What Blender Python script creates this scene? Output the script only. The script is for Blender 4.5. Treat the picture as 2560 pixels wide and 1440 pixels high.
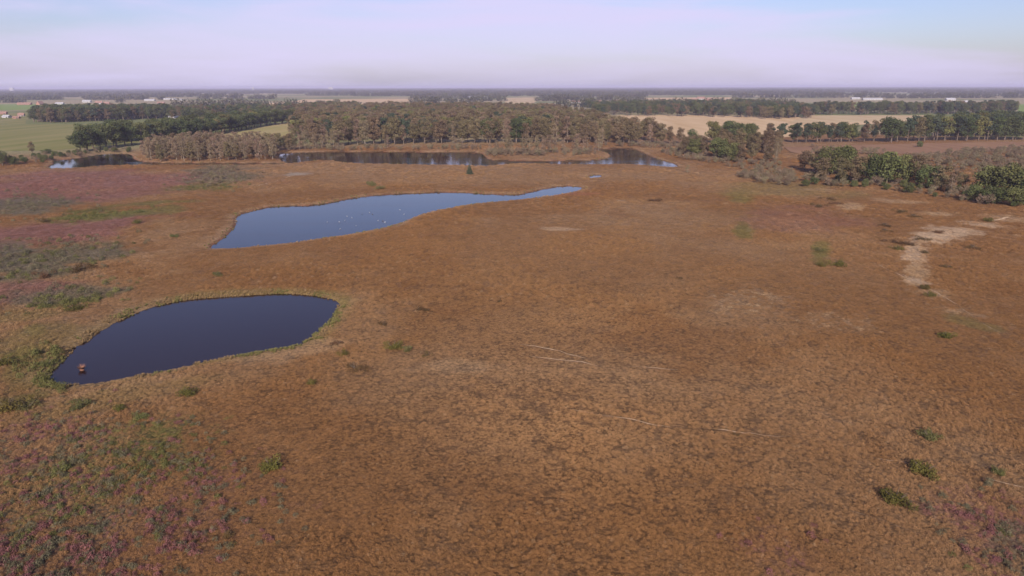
import bpy, math, random
import numpy as np
from mathutils import Vector, Matrix

for o in list(bpy.data.objects): bpy.data.objects.remove(o)
S = bpy.context.scene
COL = S.collection
R = math.radians

# ------------------------------------------------------------------ camera
H = 40.0                      # drone height above the water level
FPX = 1707.0                  # focal length in photograph pixels (2560 wide)
PITCH = math.atan((720 - 217) / FPX)
ROLL = 0.134
cam_d = bpy.data.cameras.new("camera"); cam = bpy.data.objects.new("camera", cam_d); COL.objects.link(cam)
cam_d.sensor_width = 36; cam_d.lens = 36 * FPX / 2560
cam_d.clip_start = 0.5; cam_d.clip_end = 90000
_F = np.array([0, math.cos(PITCH), -math.sin(PITCH)]); _U0 = np.array([0, math.sin(PITCH), math.cos(PITCH)]); _R0 = np.array([1.0, 0, 0])
cr, sr = math.cos(R(ROLL)), math.sin(R(ROLL))
_R = _R0 * cr - _U0 * sr; _U = _U0 * cr + _R0 * sr
M = Matrix(((_R[0], _U[0], -_F[0], 0), (_R[1], _U[1], -_F[1], 0), (_R[2], _U[2], -_F[2], H), (0, 0, 0, 1)))
cam.matrix_world = M
S.camera = cam
S.render.resolution_x, S.render.resolution_y = 1024, 576

# ------------------------------------------------------------------ light
SUN_EL, SUN_AZ = 27.0, 4.0    # sun behind the drone, a little to the left
w = bpy.data.worlds.new("World"); S.world = w; w.use_nodes = True
nt = w.node_tree; N = nt.nodes; L = nt.links; N.clear()
wo = N.new('ShaderNodeOutputWorld'); bg = N.new('ShaderNodeBackground'); bg.inputs['Strength'].default_value = 0.095
sky = N.new('ShaderNodeTexSky'); sky.sky_type = 'NISHITA'; sky.sun_disc = False
sky.sun_elevation = R(SUN_EL); sky.sun_rotation = R(180 + SUN_AZ); sky.altitude = 0
sky.air_density = 1.0; sky.dust_density = 1.2; sky.ozone_density = 1.8
tc = N.new('ShaderNodeTexCoord'); sep = N.new('ShaderNodeSeparateXYZ'); L.new(tc.outputs['Generated'], sep.inputs[0])
mp = N.new('ShaderNodeMapping'); mp.inputs['Scale'].default_value = (1.6, 1.6, 13.0); L.new(tc.outputs['Generated'], mp.inputs[0])
nz = N.new('ShaderNodeTexNoise'); nz.inputs['Scale'].default_value = 1.5; nz.inputs['Detail'].default_value = 7; nz.inputs['Roughness'].default_value = 0.52; nz.inputs['Distortion'].default_value = 0.4
L.new(mp.outputs[0], nz.inputs['Vector'])
def wm(op, x, y=None, clamp=False):
    q = N.new('ShaderNodeMath'); q.operation = op; q.use_clamp = clamp
    for i, k in enumerate((x, y)):
        if k is None: continue
        if isinstance(k, (int, float)): q.inputs[i].default_value = k
        else: L.new(k, q.inputs[i])
    return q.outputs[0]
sx, sz = sep.outputs['X'], sep.outputs['Z']
top = wm('SUBTRACT', wm('SUBTRACT', .128, wm('MULTIPLY', wm('MULTIPLY', sx, sx), .20)), wm('MULTIPLY', sx, .035))   # the bank is highest ahead, lower to both sides
edge = wm('SUBTRACT', wm('ADD', top, wm('MULTIPLY', wm('SUBTRACT', nz.outputs[0], .5), .17)), sz)
cloudm = N.new('ShaderNodeMapRange'); cloudm.inputs[1].default_value = -.03; cloudm.inputs[2].default_value = .035; cloudm.interpolation_type = 'SMOOTHSTEP'; L.new(edge, cloudm.inputs[0])
wisp = N.new('ShaderNodeMapRange'); wisp.inputs[1].default_value = .35; wisp.inputs[2].default_value = .65; wisp.inputs[3].default_value = .42; wisp.inputs[4].default_value = 1; L.new(nz.outputs[0], wisp.inputs[0])
m85 = wm('MULTIPLY', wm('MULTIPLY', cloudm.outputs[0], wisp.outputs[0]), .9)
class _W: outputs = [m85]
m85 = _W
mixc = N.new('ShaderNodeMix'); mixc.data_type = 'RGBA'; L.new(m85.outputs[0], mixc.inputs['Factor'])
stint = N.new('ShaderNodeMix'); stint.data_type = 'RGBA'; stint.blend_type = 'MULTIPLY'; stint.inputs['Factor'].default_value = 1
L.new(sky.outputs[0], stint.inputs['A']); stint.inputs['B'].default_value = (.95, .92, 1.10, 1); L.new(stint.outputs['Result'], mixc.inputs['A']); mixc.inputs['B'].default_value = (6.15, 5.9, 7.7, 1)   # thin high cloud
tint = N.new('ShaderNodeMix'); tint.data_type = 'RGBA'; tint.blend_type = 'MULTIPLY'; tint.inputs['Factor'].default_value = 1
L.new(mixc.outputs['Result'], tint.inputs['A']); tint.inputs['B'].default_value = (.98, .94, 1.02, 1); L.new(tint.outputs['Result'], bg.inputs['Color']); L.new(bg.outputs[0], wo.inputs['Surface'])

sl = bpy.data.lights.new("sun", 'SUN'); sl.energy = 4.3; sl.angle = R(0.6); sl.color = (1.0, 0.91, 0.80)
sun = bpy.data.objects.new("sun", sl); COL.objects.link(sun)
sdir = Vector((-math.sin(R(SUN_AZ)) * math.cos(R(SUN_EL)), -math.cos(R(SUN_AZ)) * math.cos(R(SUN_EL)), math.sin(R(SUN_EL))))
sun.rotation_euler = sdir.to_track_quat('Z', 'Y').to_euler(); sun.location = (0, -20, 60)
S.view_settings.view_transform = 'Standard'; S.view_settings.look = 'None'; S.view_settings.gamma = 1; S.view_settings.exposure = 0.38
S.cycles.volume_bounces = 1 if hasattr(S, 'cycles') else 0

# ------------------------------------------------------------------ helpers
rng = np.random.default_rng(7); random.seed(7)
def G(u, v, z=0.0):
    d = _F + _R * ((u - 1280) / FPX) + _U * ((720 - v) / FPX)
    t = (H - z) / -d[2]
    return np.array([d[0] * t, d[1] * t])
def GP(pts): return np.array([G(u, v) for u, v in pts])

def vnoise(x, y, seed=0):
    xi = np.floor(x).astype(np.int64); yi = np.floor(y).astype(np.int64); xf = x - xi; yf = y - yi
    def h(a, b):
        n = (a * 374761393 + b * 668265263 + seed * 974634777) & 0x7fffffff
        n = ((n ^ (n >> 13)) * 1274126177) & 0x7fffffff
        return ((n ^ (n >> 16)) & 0xffff) / 65535.0
    sx = xf * xf * (3 - 2 * xf); sy = yf * yf * (3 - 2 * yf)
    a = h(xi, yi); b = h(xi + 1, yi); c = h(xi, yi + 1); d = h(xi + 1, yi + 1)
    return (a * (1 - sx) + b * sx) * (1 - sy) + (c * (1 - sx) + d * sx) * sy
def fbm(x, y, sc, seed=0, octv=4):
    s = 0; a = 1; t = 0
    for i in range(octv):
        s = s + a * vnoise(x / sc * 2 ** i + 17.3 * i, y / sc * 2 ** i - 9.1 * i, seed + i); t += a; a *= 0.55
    return s / t
def sstep(a, b, x):
    t = np.clip((x - a) / (b - a), 0, 1); return t * t * (3 - 2 * t)

def smooth_poly(P, sub=5):
    P = np.asarray(P); n = len(P); out = []
    for i in range(n):
        p0, p1, p2, p3 = P[i - 1], P[i], P[(i + 1) % n], P[(i + 2) % n]
        for k in range(sub):
            t = k / sub
            out.append(0.5 * ((2 * p1) + (-p0 + p2) * t + (2 * p0 - 5 * p1 + 4 * p2 - p3) * t * t + (-p0 + 3 * p1 - 3 * p2 + p3) * t ** 3))
    return np.array(out)
def inside(P, x, y):
    r = np.zeros(x.shape, bool); n = len(P)
    for i in range(n):
        x1, y1 = P[i]; x2, y2 = P[(i + 1) % n]
        if y1 == y2: continue
        c = ((y1 > y) != (y2 > y)) & (x < (x2 - x1) * (y - y1) / (y2 - y1) + x1)
        r ^= c
    return r
def sdist(P, x, y, far=60.0):
    """signed distance, negative inside; only computed near the polygon"""
    out = np.full(x.shape, far)
    lo = P.min(0) - far; hi = P.max(0) + far
    m = (x > lo[0]) & (x < hi[0]) & (y > lo[1]) & (y < hi[1])
    xs = x[m]; ys = y[m]; d = np.full(xs.shape, 1e9); n = len(P)
    for i in range(n):
        a = P[i]; b = P[(i + 1) % n]; ab = b - a; l2 = (ab ** 2).sum() + 1e-9
        t = np.clip(((xs - a[0]) * ab[0] + (ys - a[1]) * ab[1]) / l2, 0, 1)
        d = np.minimum(d, (xs - a[0] - t * ab[0]) ** 2 + (ys - a[1] - t * ab[1]) ** 2)
    d = np.sqrt(d); d[inside(P, xs, ys)] *= -1
    out[m] = np.minimum(d, far)
    return out

# ------------------------------------------------------------------ ponds
POND_NEAR = smooth_poly(GP([(125, 932), (158, 892), (230, 837), (330, 787), (430, 756), (560, 741), (700, 735), (800, 741), (843, 757), (840, 785), (800, 830), (755, 862), (640, 885), (500, 910), (330, 945), (170, 967), (132, 956)]))
POND_MID = smooth_poly(GP([(531, 618), (560, 595), (588, 568), (586, 549), (604, 534), (680, 518), (800, 511), (900, 493), (1000, 485), (1120, 481), (1200, 484), (1290, 487), (1350, 475), (1400, 466), (1448, 467), (1456, 474), (1400, 487), (1300, 499), (1200, 509), (1120, 522), (1060, 535), (990, 563), (900, 582), (760, 603), (640, 617), (560, 622)]), 4)
POND_FAR = smooth_poly(GP([(700, 386), (760, 381), (900, 380), (1060, 381), (1185, 381), (1212, 390), (1230, 400), (1300, 402), (1420, 402), (1490, 400), (1524, 393), (1520, 384), (1495, 374), (1540, 371), (1585, 372), (1605, 381), (1640, 396), (1690, 412), (1680, 418), (1560, 411), (1480, 412), (1300, 411), (1215, 416), (1130, 414), (1000, 411), (880, 409), (830, 402), (790, 402), (715, 408)]), 4)
POND_LEFT = smooth_poly(GP([(126, 421), (130, 411), (140, 401), (190, 397), (255, 386), (325, 386), (345, 402), (420, 408), (560, 408), (690, 409), (690, 412), (500, 413), (330, 414), (250, 417), (190, 421)]), 4)
POND_TINY = smooth_poly(GP([(1470, 443), (1485, 438), (1503, 438), (1502, 442), (1480, 446)]), 4)
PONDS = [POND_NEAR, POND_MID, POND_FAR, POND_LEFT, POND_TINY]
def pond_sd(x, y):
    d = np.full(x.shape, 60.0)
    for P in PONDS: d = np.minimum(d, sdist(P, x, y))
    near_ = np.abs(d) < 8
    d[near_] += (fbm(x[near_], y[near_], 3.2, 61, 4) - .5) * 1.9 * (.55 + .0 * d[near_]) + (fbm(x[near_], y[near_], 14, 66, 2) - .5) * 1.2
    return d
def height(x, y, sd=None):
    if sd is None: sd = pond_sd(x, y)
    r = np.hypot(x, y)
    und = (fbm(x, y, 55, 3, 3) - 0.5) * 2.2 + (fbm(x, y, 9, 5, 3) - 0.5) * 0.45
    und = und * (1 - sstep(330, 430, r))
    bank = sstep(-1.0, 9.0, sd)
    land = 0.30 + 0.5 * bank + np.clip(und, -0.55, 2) * sstep(2, 22, sd)
    edge = (fbm(x, y, 2.5, 8, 3) - 0.5) * 0.12
    return np.where(sd > 0, np.minimum(land, 0.04 + sd * 0.35 + edge), np.maximum(sd * 0.30 + edge * 0.5, -1.2) )

# ------------------------------------------------------------------ heath colours (albedo)
RUST = np.array([.262, .134, .054]); TAN = np.array([.305, .178, .088]); DARK = np.array([.225, .108, .042])
MAUVE = np.array([.235, .110, .098]); GREY = np.array([.150, .128, .085]); GREEN = np.array([.165, .145, .045]); DGREEN = np.array([.105, .105, .032])
SAND = np.array([.52, .36, .22]); PALE = np.array([.40, .265, .15]); RED = np.array([.31, .13, .075]); OLIVE = np.array([.22, .165, .062])
PATCH = [  # u, v, half width, half height (photo px), colour, strength, noise scale m
    (1450, 960, 620, 240, TAN, .45, 18), (1600, 640, 500, 120, TAN, .30, 25), (1250, 440, 700, 30, TAN, .55, 22),
    (1750, 860, 220, 70, DARK, .55, 5), (1870, 775, 90, 38, PALE, .4, 3), (2090, 820, 80, 22, PALE, .3, 3), (1790, 810, 120, 22, TAN, .6, 3), (1400, 577, 50, 6, SAND, .5, 4),
    (700, 885, 210, 26, PALE, .6, 6), (330, 975, 200, 14, PALE, .4, 5), (900, 800, 120, 90, TAN, .7, 8), (500, 970, 260, 30, TAN, .6, 8), (1140, 925, 90, 18, PALE, .4, 4), (300, 1010, 220, 26, OLIVE, .35, 6),
    (130, 470, 380, 36, MAUVE, .75, 25), (120, 590, 240, 30, MAUVE, .75, 12), (60, 740, 120, 30, MAUVE, .7, 8), (60, 520, 110, 28, GREY, .85, 10),
    (110, 660, 160, 42, GREY, .85, 7), (160, 745, 120, 24, GREY, .8, 6), (550, 440, 90, 24, GREY, .75, 10), (520, 470, 80, 12, GREEN, .6, 8),
    (250, 552, 110, 10, GREEN, .95, 5), (230, 536, 60, 7, DGREEN, .8, 5), (370, 518, 95, 6, GREEN, .7, 6), (415, 535, 40, 10, GREEN, .7, 4), (190, 762, 60, 9, DGREEN, .7, 3), (90, 860, 120, 40, OLIVE, .55, 5), (90, 930, 60, 60, GREEN, .55, 4), (90, 840, 30, 20, OLIVE, .8, 3),
    (30, 640, 60, 30, GREY, .7, 6), (60, 800, 80, 16, OLIVE, .5, 4), (40, 905, 40, 12, DGREEN, .5, 3), (40, 1010, 80, 16, DGREEN, .6, 3),
    (170, 1260, 280, 190, GREY, .3, 2.2), (60, 1380, 260, 130, GREY, .3, 2), (260, 1200, 260, 120, GREEN, .35, 1.6), (400, 1120, 60, 60, GREEN, .55, 2), (330, 1140, 110, 60, GREEN, .4, 2), (300, 1360, 360, 140, MAUVE, .25, 1.8), (90, 1120, 140, 70, MAUVE, .25, 2.0),
    (2470, 1330, 140, 90, MAUVE, .45, 2.5), (2540, 1400, 90, 80, GREY, .45, 2), (1940, 1400, 90, 50, MAUVE, .3, 2),
    (2010, 560, 130, 34, MAUVE, .35, 12), (1855, 590, 22, 22, GREEN, .7, 4), (2052, 640, 24, 28, GREEN, .75, 4), (1850, 500, 30, 12, GREEN, .5, 5), (1850, 490, 40, 20, GREEN, .3, 6),
    (2390, 800, 40, 12, OLIVE, .6, 4), (2460, 825, 40, 10, OLIVE, .6, 4), (2160, 620, 150, 30, TAN, .3, 10), (2350, 1000, 260, 160, DARK, .25, 12), (2000, 1250, 500, 200, DARK, .22, 10), (1100, 1350, 500, 120, DARK, .28, 8),
    (700, 1200, 300, 200, DARK, .25, 10), (1430, 490, 60, 6, RED, .5, 4), (1950, 480, 160, 20, OLIVE, .5, 10), (740, 438, 28, 5, np.array([.35, .3, .25]), .8, 3), (1550, 507, 12, 2, SAND, 1, 2), (1600, 512, 100, 10, TAN, .6, 5),
    (2320, 605, 42, 14, SAND, .75, 1.5), (2390, 584, 60, 8, SAND, .7, 1.5), (2285, 640, 28, 28, SAND, .75, 1.5), (2288, 690, 26, 34, PALE, .8, 1.5), (2355, 594, 50, 12, SAND, .75, 1.5), (2335, 740, 34, 12, PALE, .6, 1.5), (2400, 785, 50, 8, PALE, .4, 1.5), (2450, 569, 50, 5, SAND, .7, 2), (2340, 543, 45, 5, PALE, .8, 4), (2130, 525, 30, 10, PALE, .8, 4), (2520, 555, 60, 8, PALE, .6, 4), (2240, 510, 60, 6, PALE, .6, 4), (2050, 480, 40, 5, PALE, .4, 4), (2290, 712, 30, 7, SAND, .7, 1.5),
]
PW = []
for (u, v, a, b, c, s, ns) in PATCH:
    cc = G(u, v); e = G(u + a, v); n1 = G(u, max(v - b, 262)); n2 = G(u, v + b)
    rad = cc / np.linalg.norm(cc)
    PW.append((cc, rad, np.linalg.norm(e - cc), np.linalg.norm(n1 - cc), np.linalg.norm(n2 - cc), c, s, ns))
LINES = [  # thin trodden tracks, photo px, width m
    ([(1300, 864), (1400, 880), (1470, 905)], .35), ([(1318, 893), (1380, 903), (1452, 912), (1500, 925)], .35), ([(1565, 928), (1620, 934), (1700, 940)], .3), ([(1420, 1033), (1470, 1043), (1530, 1058)], .3),
    ([(1490, 1048), (1600, 1068), (1700, 1083), (1895, 1100), (1990, 1112)], .26), ([(2170, 1158), (2225, 1168), (2262, 1172), (2300, 1190), (2350, 1200)], .26), ([(2118, 1295), (2150, 1303), (2200, 1318), (2240, 1335), (2300, 1352)], .26), ([(2462, 1214), (2510, 1224), (2590, 1246)], .26),
    ([(2250, 690), (2290, 712), (2330, 735), (2400, 775), (2480, 830), (2580, 880)], .25), ([(2180, 665), (2240, 690), (2320, 730)], .25), ([(2470, 562), (2520, 552), (2600, 560)], 1.2),
    ([(640, 470), (740, 440), (860, 432), (980, 425)], .6), ([(1420, 462), (1500, 455), (1560, 448)], .6),
]
LW = [(GP(p), wd) for p, wd in LINES]
def line_d(x, y):
    out = np.full(x.shape, 9.0)
    for P, wd in LW:
        lo = P.min(0) - 4; hi = P.max(0) + 4
        m = (x > lo[0]) & (x < hi[0]) & (y > lo[1]) & (y < hi[1])
        if not m.any(): continue
        xs = x[m]; ys = y[m]; d = np.full(xs.shape, 9.0)
        for a, b in zip(P[:-1], P[1:]):
            ab = b - a; t = np.clip(((xs - a[0]) * ab[0] + (ys - a[1]) * ab[1]) / (ab @ ab), 0, 1)
            d = np.minimum(d, np.hypot(xs - a[0] - t * ab[0], ys - a[1] - t * ab[1]) - wd / 2)
        out[m] = np.minimum(out[m], d)
    return out
def heath_col(x, y, sd, jit=None):
    n = x.shape[0]
    r = np.hypot(x, y)
    f1 = fbm(x, y, 45, 11, 4)[:, None]; f2 = fbm(x, y, 7, 21, 4)[:, None]
    c = RUST * (1 - sstep(.42, .66, f1)) + TAN * sstep(.42, .66, f1)
    c = c * (1 - .45 * sstep(.5, .8, f2)) + DARK * (.45 * sstep(.5, .8, f2))
    sandw = np.zeros(n)
    for (cc, rad, rx, ryf, ryn, col, s, ns) in PW:
        dx = x - cc[0]; dy = y - cc[1]
        m = np.abs(dx) + np.abs(dy) < 3.0 * (rx + max(ryf, ryn))
        if not m.any(): continue
        along = dx[m] * rad[0] + dy[m] * rad[1]; side = dx[m] * rad[1] - dy[m] * rad[0]
        ry = np.where(along > 0, ryf, ryn)
        q = np.sqrt((side / rx) ** 2 + (along / ry) ** 2)
        nn = fbm(x[m], y[m], ns, 31 + int(abs(cc[0])) % 50, 4)
        wgt = (1 - sstep(.55, 1.35, q + (nn - .5) * 1.5)) * s
        if jit is not None and ns <= 3 and s < .6: wgt = np.where(jit[m] < wgt * .9, .95, wgt * .25)
        c[m] = c[m] * (1 - wgt[:, None]) + col * wgt[:, None]
        if col[0] > .5: sandw[m] = np.maximum(sandw[m], wgt)
    # shore belts
    sh = (1 - sstep(.4, 4.5, sd + (f2[:, 0] - .5) * 4)) * .8
    farp = sstep(130, 170, r)
    shore = np.where(farp[:, None] > .5, np.array([.36, .22, .12]), np.where(fbm(x, y, 9, 88, 3)[:, None] > .5, OLIVE * 1.2, np.array([.33, .22, .105])))
    c = c * (1 - sh[:, None]) + shore * sh[:, None]
    ed = (1 - sstep(.1, 1.0, sd)) * .85 * farp
    c = c * (1 - ed[:, None]) + np.array([.22, .095, .055]) * ed[:, None]
    # under water: peat
    uw = (sd < -.3)[:, None]
    c = np.where(uw, np.array([.035, .028, .02]), c)
    # farmland beyond the heath
    fm = np.where(x > 40, sstep(640, 700, r), sstep(470, 560, r))[:, None]
    ff = fbm(x, y, 260, 51, 2)[:, None]
    farm = np.array([.20, .21, .08]) * (1 - sstep(.4, .6, ff)) + np.array([.38, .30, .17]) * sstep(.4, .6, ff)
    return c * (1 - fm) + farm * fm, sandw

# ------------------------------------------------------------------ materials
def newmat(name):
    m = bpy.data.materials.new(name); m.use_nodes = True
    b = m.node_tree.nodes['Principled BSDF']; b.inputs['Roughness'].default_value = .9; b.inputs['Specular IOR Level'].default_value = .08
    return m, m.node_tree, b
def nd(t, k, **kw):
    n = t.nodes.new(k)
    for a, v in kw.items(): setattr(n, a, v)
    return n
def plain(name, c, rough=.85, var=.25, scale=3.0, spec=.1):
    m, t, b = newmat(name); b.inputs['Roughness'].default_value = rough; b.inputs['Specular IOR Level'].default_value = spec
    n = nd(t, 'ShaderNodeTexNoise'); n.inputs['Scale'].default_value = scale; n.inputs['Detail'].default_value = 5
    co = nd(t, 'ShaderNodeTexCoord'); t.links.new(co.outputs['Object'], n.inputs['Vector'])
    r = nd(t, 'ShaderNodeMapRange'); r.inputs[1].default_value = .3; r.inputs[2].default_value = .7; r.inputs[3].default_value = 1 - var; r.inputs[4].default_value = 1 + var
    t.links.new(n.outputs[0], r.inputs[0])
    mx = nd(t, 'ShaderNodeMix', data_type='RGBA', blend_type='MULTIPLY'); mx.inputs['Factor'].default_value = 1
    mx.inputs['A'].default_value = (*c, 1); t.links.new(r.outputs[0], mx.inputs['B']); t.links.new(mx.outputs['Result'], b.inputs['Base Color'])
    return m
def foliage(name, c1, c2, inst=False):
    """leaf colour from a per-leaf random value and a per-tree random value"""
    m, t, b = newmat(name); b.inputs['Roughness'].default_value = .75
    at = nd(t, 'ShaderNodeAttribute', attribute_name='leaf'); oi = nd(t, 'ShaderNodeObjectInfo')
    mx = nd(t, 'ShaderNodeMix', data_type='RGBA'); mx.inputs['A'].default_value = (*c1, 1); mx.inputs['B'].default_value = (*c2, 1)
    t.links.new(at.outputs['Fac'], mx.inputs['Factor'])
    hs = nd(t, 'ShaderNodeHueSaturation')
    r1 = nd(t, 'ShaderNodeMapRange'); r1.inputs[3].default_value = .475; r1.inputs[4].default_value = .52; t.links.new(oi.outputs['Random'], r1.inputs[0])
    wn = nd(t, 'ShaderNodeTexWhiteNoise', noise_dimensions='1D'); t.links.new(oi.outputs['Random'], wn.inputs['W'])
    r2 = nd(t, 'ShaderNodeMapRange'); r2.inputs[3].default_value = .8; r2.inputs[4].default_value = 1.2; t.links.new(wn.outputs['Value'], r2.inputs[0])
    t.links.new(r1.outputs[0], hs.inputs['Hue']); t.links.new(r2.outputs[0], hs.inputs['Value']); t.links.new(mx.outputs['Result'], hs.inputs['Color'])
    t.links.new(hs.outputs[0], b.inputs['Base Color'])
    return m
M_OAK = foliage('oak_leaves', (.040, .055, .022), (.105, .115, .045))
M_BUSHG = foliage('bush_leaves', (.052, .066, .022), (.135, .14, .052)); M_SHRUBG = foliage('shrub_leaves', (.06, .055, .014), (.15, .125, .032))
M_BROWN = foliage('brown_leaves', (.085, .066, .034), (.195, .145, .078))
M_BIRCH = foliage('birch_twigs', (.125, .092, .056), (.26, .188, .118))
M_DARKP = foliage('pine_needles', (.030, .044, .028), (.07, .085, .05))
M_SCRUB = foliage('scrub_twigs', (.13, .10, .06), (.24, .185, .115))
M_YOLIVE = foliage('olive_leaves', (.085, .085, .03), (.17, .155, .055))
M_FARLEAF = foliage('far_leaves', (.045, .052, .036), (.12, .11, .065))
M_BARK = plain('bark_brown', (.16, .12, .09)); M_BARKP = plain('bark_pale', (.30, .25, .19))
M_HEDGE = foliage('dark_shrub', (.07, .045, .02), (.14, .085, .035))

# tufts take their colour from where they grow
m, t, b = newmat('heather_tuft'); M_TUFT = m
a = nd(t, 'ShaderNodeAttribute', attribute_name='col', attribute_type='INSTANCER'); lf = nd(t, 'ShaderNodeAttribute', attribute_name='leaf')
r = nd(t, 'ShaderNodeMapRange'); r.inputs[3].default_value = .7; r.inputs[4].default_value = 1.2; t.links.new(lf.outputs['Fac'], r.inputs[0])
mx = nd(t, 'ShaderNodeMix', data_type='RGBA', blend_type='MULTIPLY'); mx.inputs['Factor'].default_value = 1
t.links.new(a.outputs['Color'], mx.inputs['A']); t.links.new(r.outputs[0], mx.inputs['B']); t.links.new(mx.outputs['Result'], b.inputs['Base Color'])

# ground
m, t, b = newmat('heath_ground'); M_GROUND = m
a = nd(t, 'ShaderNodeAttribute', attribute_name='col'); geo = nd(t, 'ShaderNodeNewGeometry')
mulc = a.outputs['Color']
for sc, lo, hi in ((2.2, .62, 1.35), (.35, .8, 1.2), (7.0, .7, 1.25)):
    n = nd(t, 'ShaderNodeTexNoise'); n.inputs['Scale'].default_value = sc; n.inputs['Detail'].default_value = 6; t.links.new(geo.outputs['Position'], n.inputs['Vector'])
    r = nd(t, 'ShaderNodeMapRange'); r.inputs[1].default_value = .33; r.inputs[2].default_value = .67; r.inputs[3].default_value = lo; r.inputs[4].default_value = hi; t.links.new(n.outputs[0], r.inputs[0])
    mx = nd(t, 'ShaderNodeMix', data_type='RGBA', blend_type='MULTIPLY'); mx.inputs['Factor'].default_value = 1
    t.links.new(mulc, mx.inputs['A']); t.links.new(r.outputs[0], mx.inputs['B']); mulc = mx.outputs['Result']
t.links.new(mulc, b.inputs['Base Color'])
n = nd(t, 'ShaderNodeTexNoise'); n.inputs['Scale'].default_value = 1.6; n.inputs['Detail'].default_value = 8; n.inputs['Roughness'].default_value = .65; t.links.new(geo.outputs['Position'], n.inputs['Vector'])
bp = nd(t, 'ShaderNodeBump'); bp.inputs['Strength'].default_value = .7; bp.inputs['Distance'].default_value = .5; t.links.new(n.outputs[0], bp.inputs['Height']); t.links.new(bp.outputs[0], b.inputs['Normal'])

# water
m, t, b = newmat('pond_water'); M_WATER = m
b.inputs['Base Color'].default_value = (.022, .009, .006, 1); b.inputs['Roughness'].default_value = .07; b.inputs['IOR'].default_value = 1.333; b.inputs['Specular IOR Level'].default_value = .36
geo = nd(t, 'ShaderNodeNewGeometry'); n = nd(t, 'ShaderNodeTexNoise'); n.inputs['Scale'].default_value = 1.8; n.inputs['Detail'].default_value = 4; t.links.new(geo.outputs['Position'], n.inputs['Vector'])
mp = nd(t, 'ShaderNodeMapping'); mp.inputs['Scale'].default_value = (.02, .09, 1); mp.inputs['Rotation'].default_value = (0, 0, .5); t.links.new(geo.outputs['Position'], mp.inputs[0])
n2 = nd(t, 'ShaderNodeTexNoise'); n2.inputs['Scale'].default_value = 1; n2.inputs['Detail'].default_value = 5; t.links.new(mp.outputs[0], n2.inputs['Vector'])
r = nd(t, 'ShaderNodeMapRange'); r.inputs[1].default_value = .4; r.inputs[2].default_value = .62; r.inputs[3].default_value = .03; r.inputs[4].default_value = .13; t.links.new(n2.outputs[0], r.inputs[0]); t.links.new(r.outputs[0], b.inputs['Roughness'])
bp = nd(t, 'ShaderNodeBump'); bp.inputs['Strength'].default_value = .12; bp.inputs['Distance'].default_value = .06; t.links.new(n.outputs[0], bp.inputs['Height']); t.links.new(bp.outputs[0], b.inputs['Normal'])

def mesh_obj(name, V, F, mat, parent=None, smooth=False, attrs=None, link=True, uniform=None):
    """V (n,3) array; F list or (m,k) array"""
    me = bpy.data.meshes.new(name)
    V = np.asarray(V, np.float32)
    if isinstance(F, np.ndarray):
        k = F.shape[1]; me.vertices.add(len(V)); me.vertices.foreach_set('co', V.ravel())
        me.loops.add(F.size); me.loops.foreach_set('vertex_index', F.astype(np.int32).ravel())
        me.polygons.add(len(F)); me.polygons.foreach_set('loop_start', np.arange(0, F.size, k, dtype=np.int32))
        me.update(calc_edges=True)
    else:
        me.from_pydata(V.tolist(), [], F); me.update()
    if smooth: me.polygons.foreach_set('use_smooth', np.ones(len(me.polygons), bool))
    for an, (dom, typ, arr) in (attrs or {}).items():
        at = me.attributes.new(an, typ, dom)
        at.data.foreach_set('color' if typ == 'FLOAT_COLOR' else 'vector' if typ == 'FLOAT_VECTOR' else 'value', np.asarray(arr).ravel())
    if mat: me.materials.append(mat)
    o = bpy.data.objects.new(name, me)
    if link: COL.objects.link(o)
    if parent: o.parent = parent
    return o
def props(o, label=None, cat=None, group=None, kind=None):
    if label: o['label'] = label
    if cat: o['category'] = cat
    if group: o['group'] = group
    if kind: o['kind'] = kind
    return o
def empty(name, x, y, z=0, rz=0):
    o = bpy.data.objects.new(name, None); o.empty_display_size = .5; COL.objects.link(o); o.location = (x, y, z); o.rotation_euler = (0, 0, rz); return o

# ------------------------------------------------------------------ ground sheet
rend = FPX / 2.5
ang = np.concatenate([np.linspace(-100, -44, 40, endpoint=False), np.linspace(-44, 44, 1050), np.linspace(44, 100, 41)[1:]])
vs = np.arange(1620, 224, -2.1)
ds = np.array([np.hypot(*G(1280, v)) for v in vs]); ds = ds[ds < 9000]
ds = np.concatenate([[3, 12, 22, 32], ds[ds > 38], np.geomspace(ds[-1] * 1.1, 26000, 10)])
A, D = np.meshgrid(np.radians(ang), ds)
gx = (D * np.sin(A)).ravel(); gy = (D * np.cos(A)).ravel()
gsd = pond_sd(gx, gy); gz = height(gx, gy, gsd); gc, gs = heath_col(gx, gy, gsd)
ld = line_d(gx, gy)
nr, nc = len(ds), len(ang)
I = np.arange(nr * nc).reshape(nr, nc)
F4 = np.stack([I[:-1, :-1], I[:-1, 1:], I[1:, 1:], I[1:, :-1]], -1).reshape(-1, 4)[:, ::-1]
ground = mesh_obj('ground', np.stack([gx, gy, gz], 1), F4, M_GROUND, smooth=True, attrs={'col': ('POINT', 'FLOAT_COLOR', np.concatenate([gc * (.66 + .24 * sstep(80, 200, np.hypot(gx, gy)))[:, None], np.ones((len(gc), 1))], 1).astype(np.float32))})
props(ground, 'rust brown heathland ground reaching to flat farmland', kind='structure')

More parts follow.
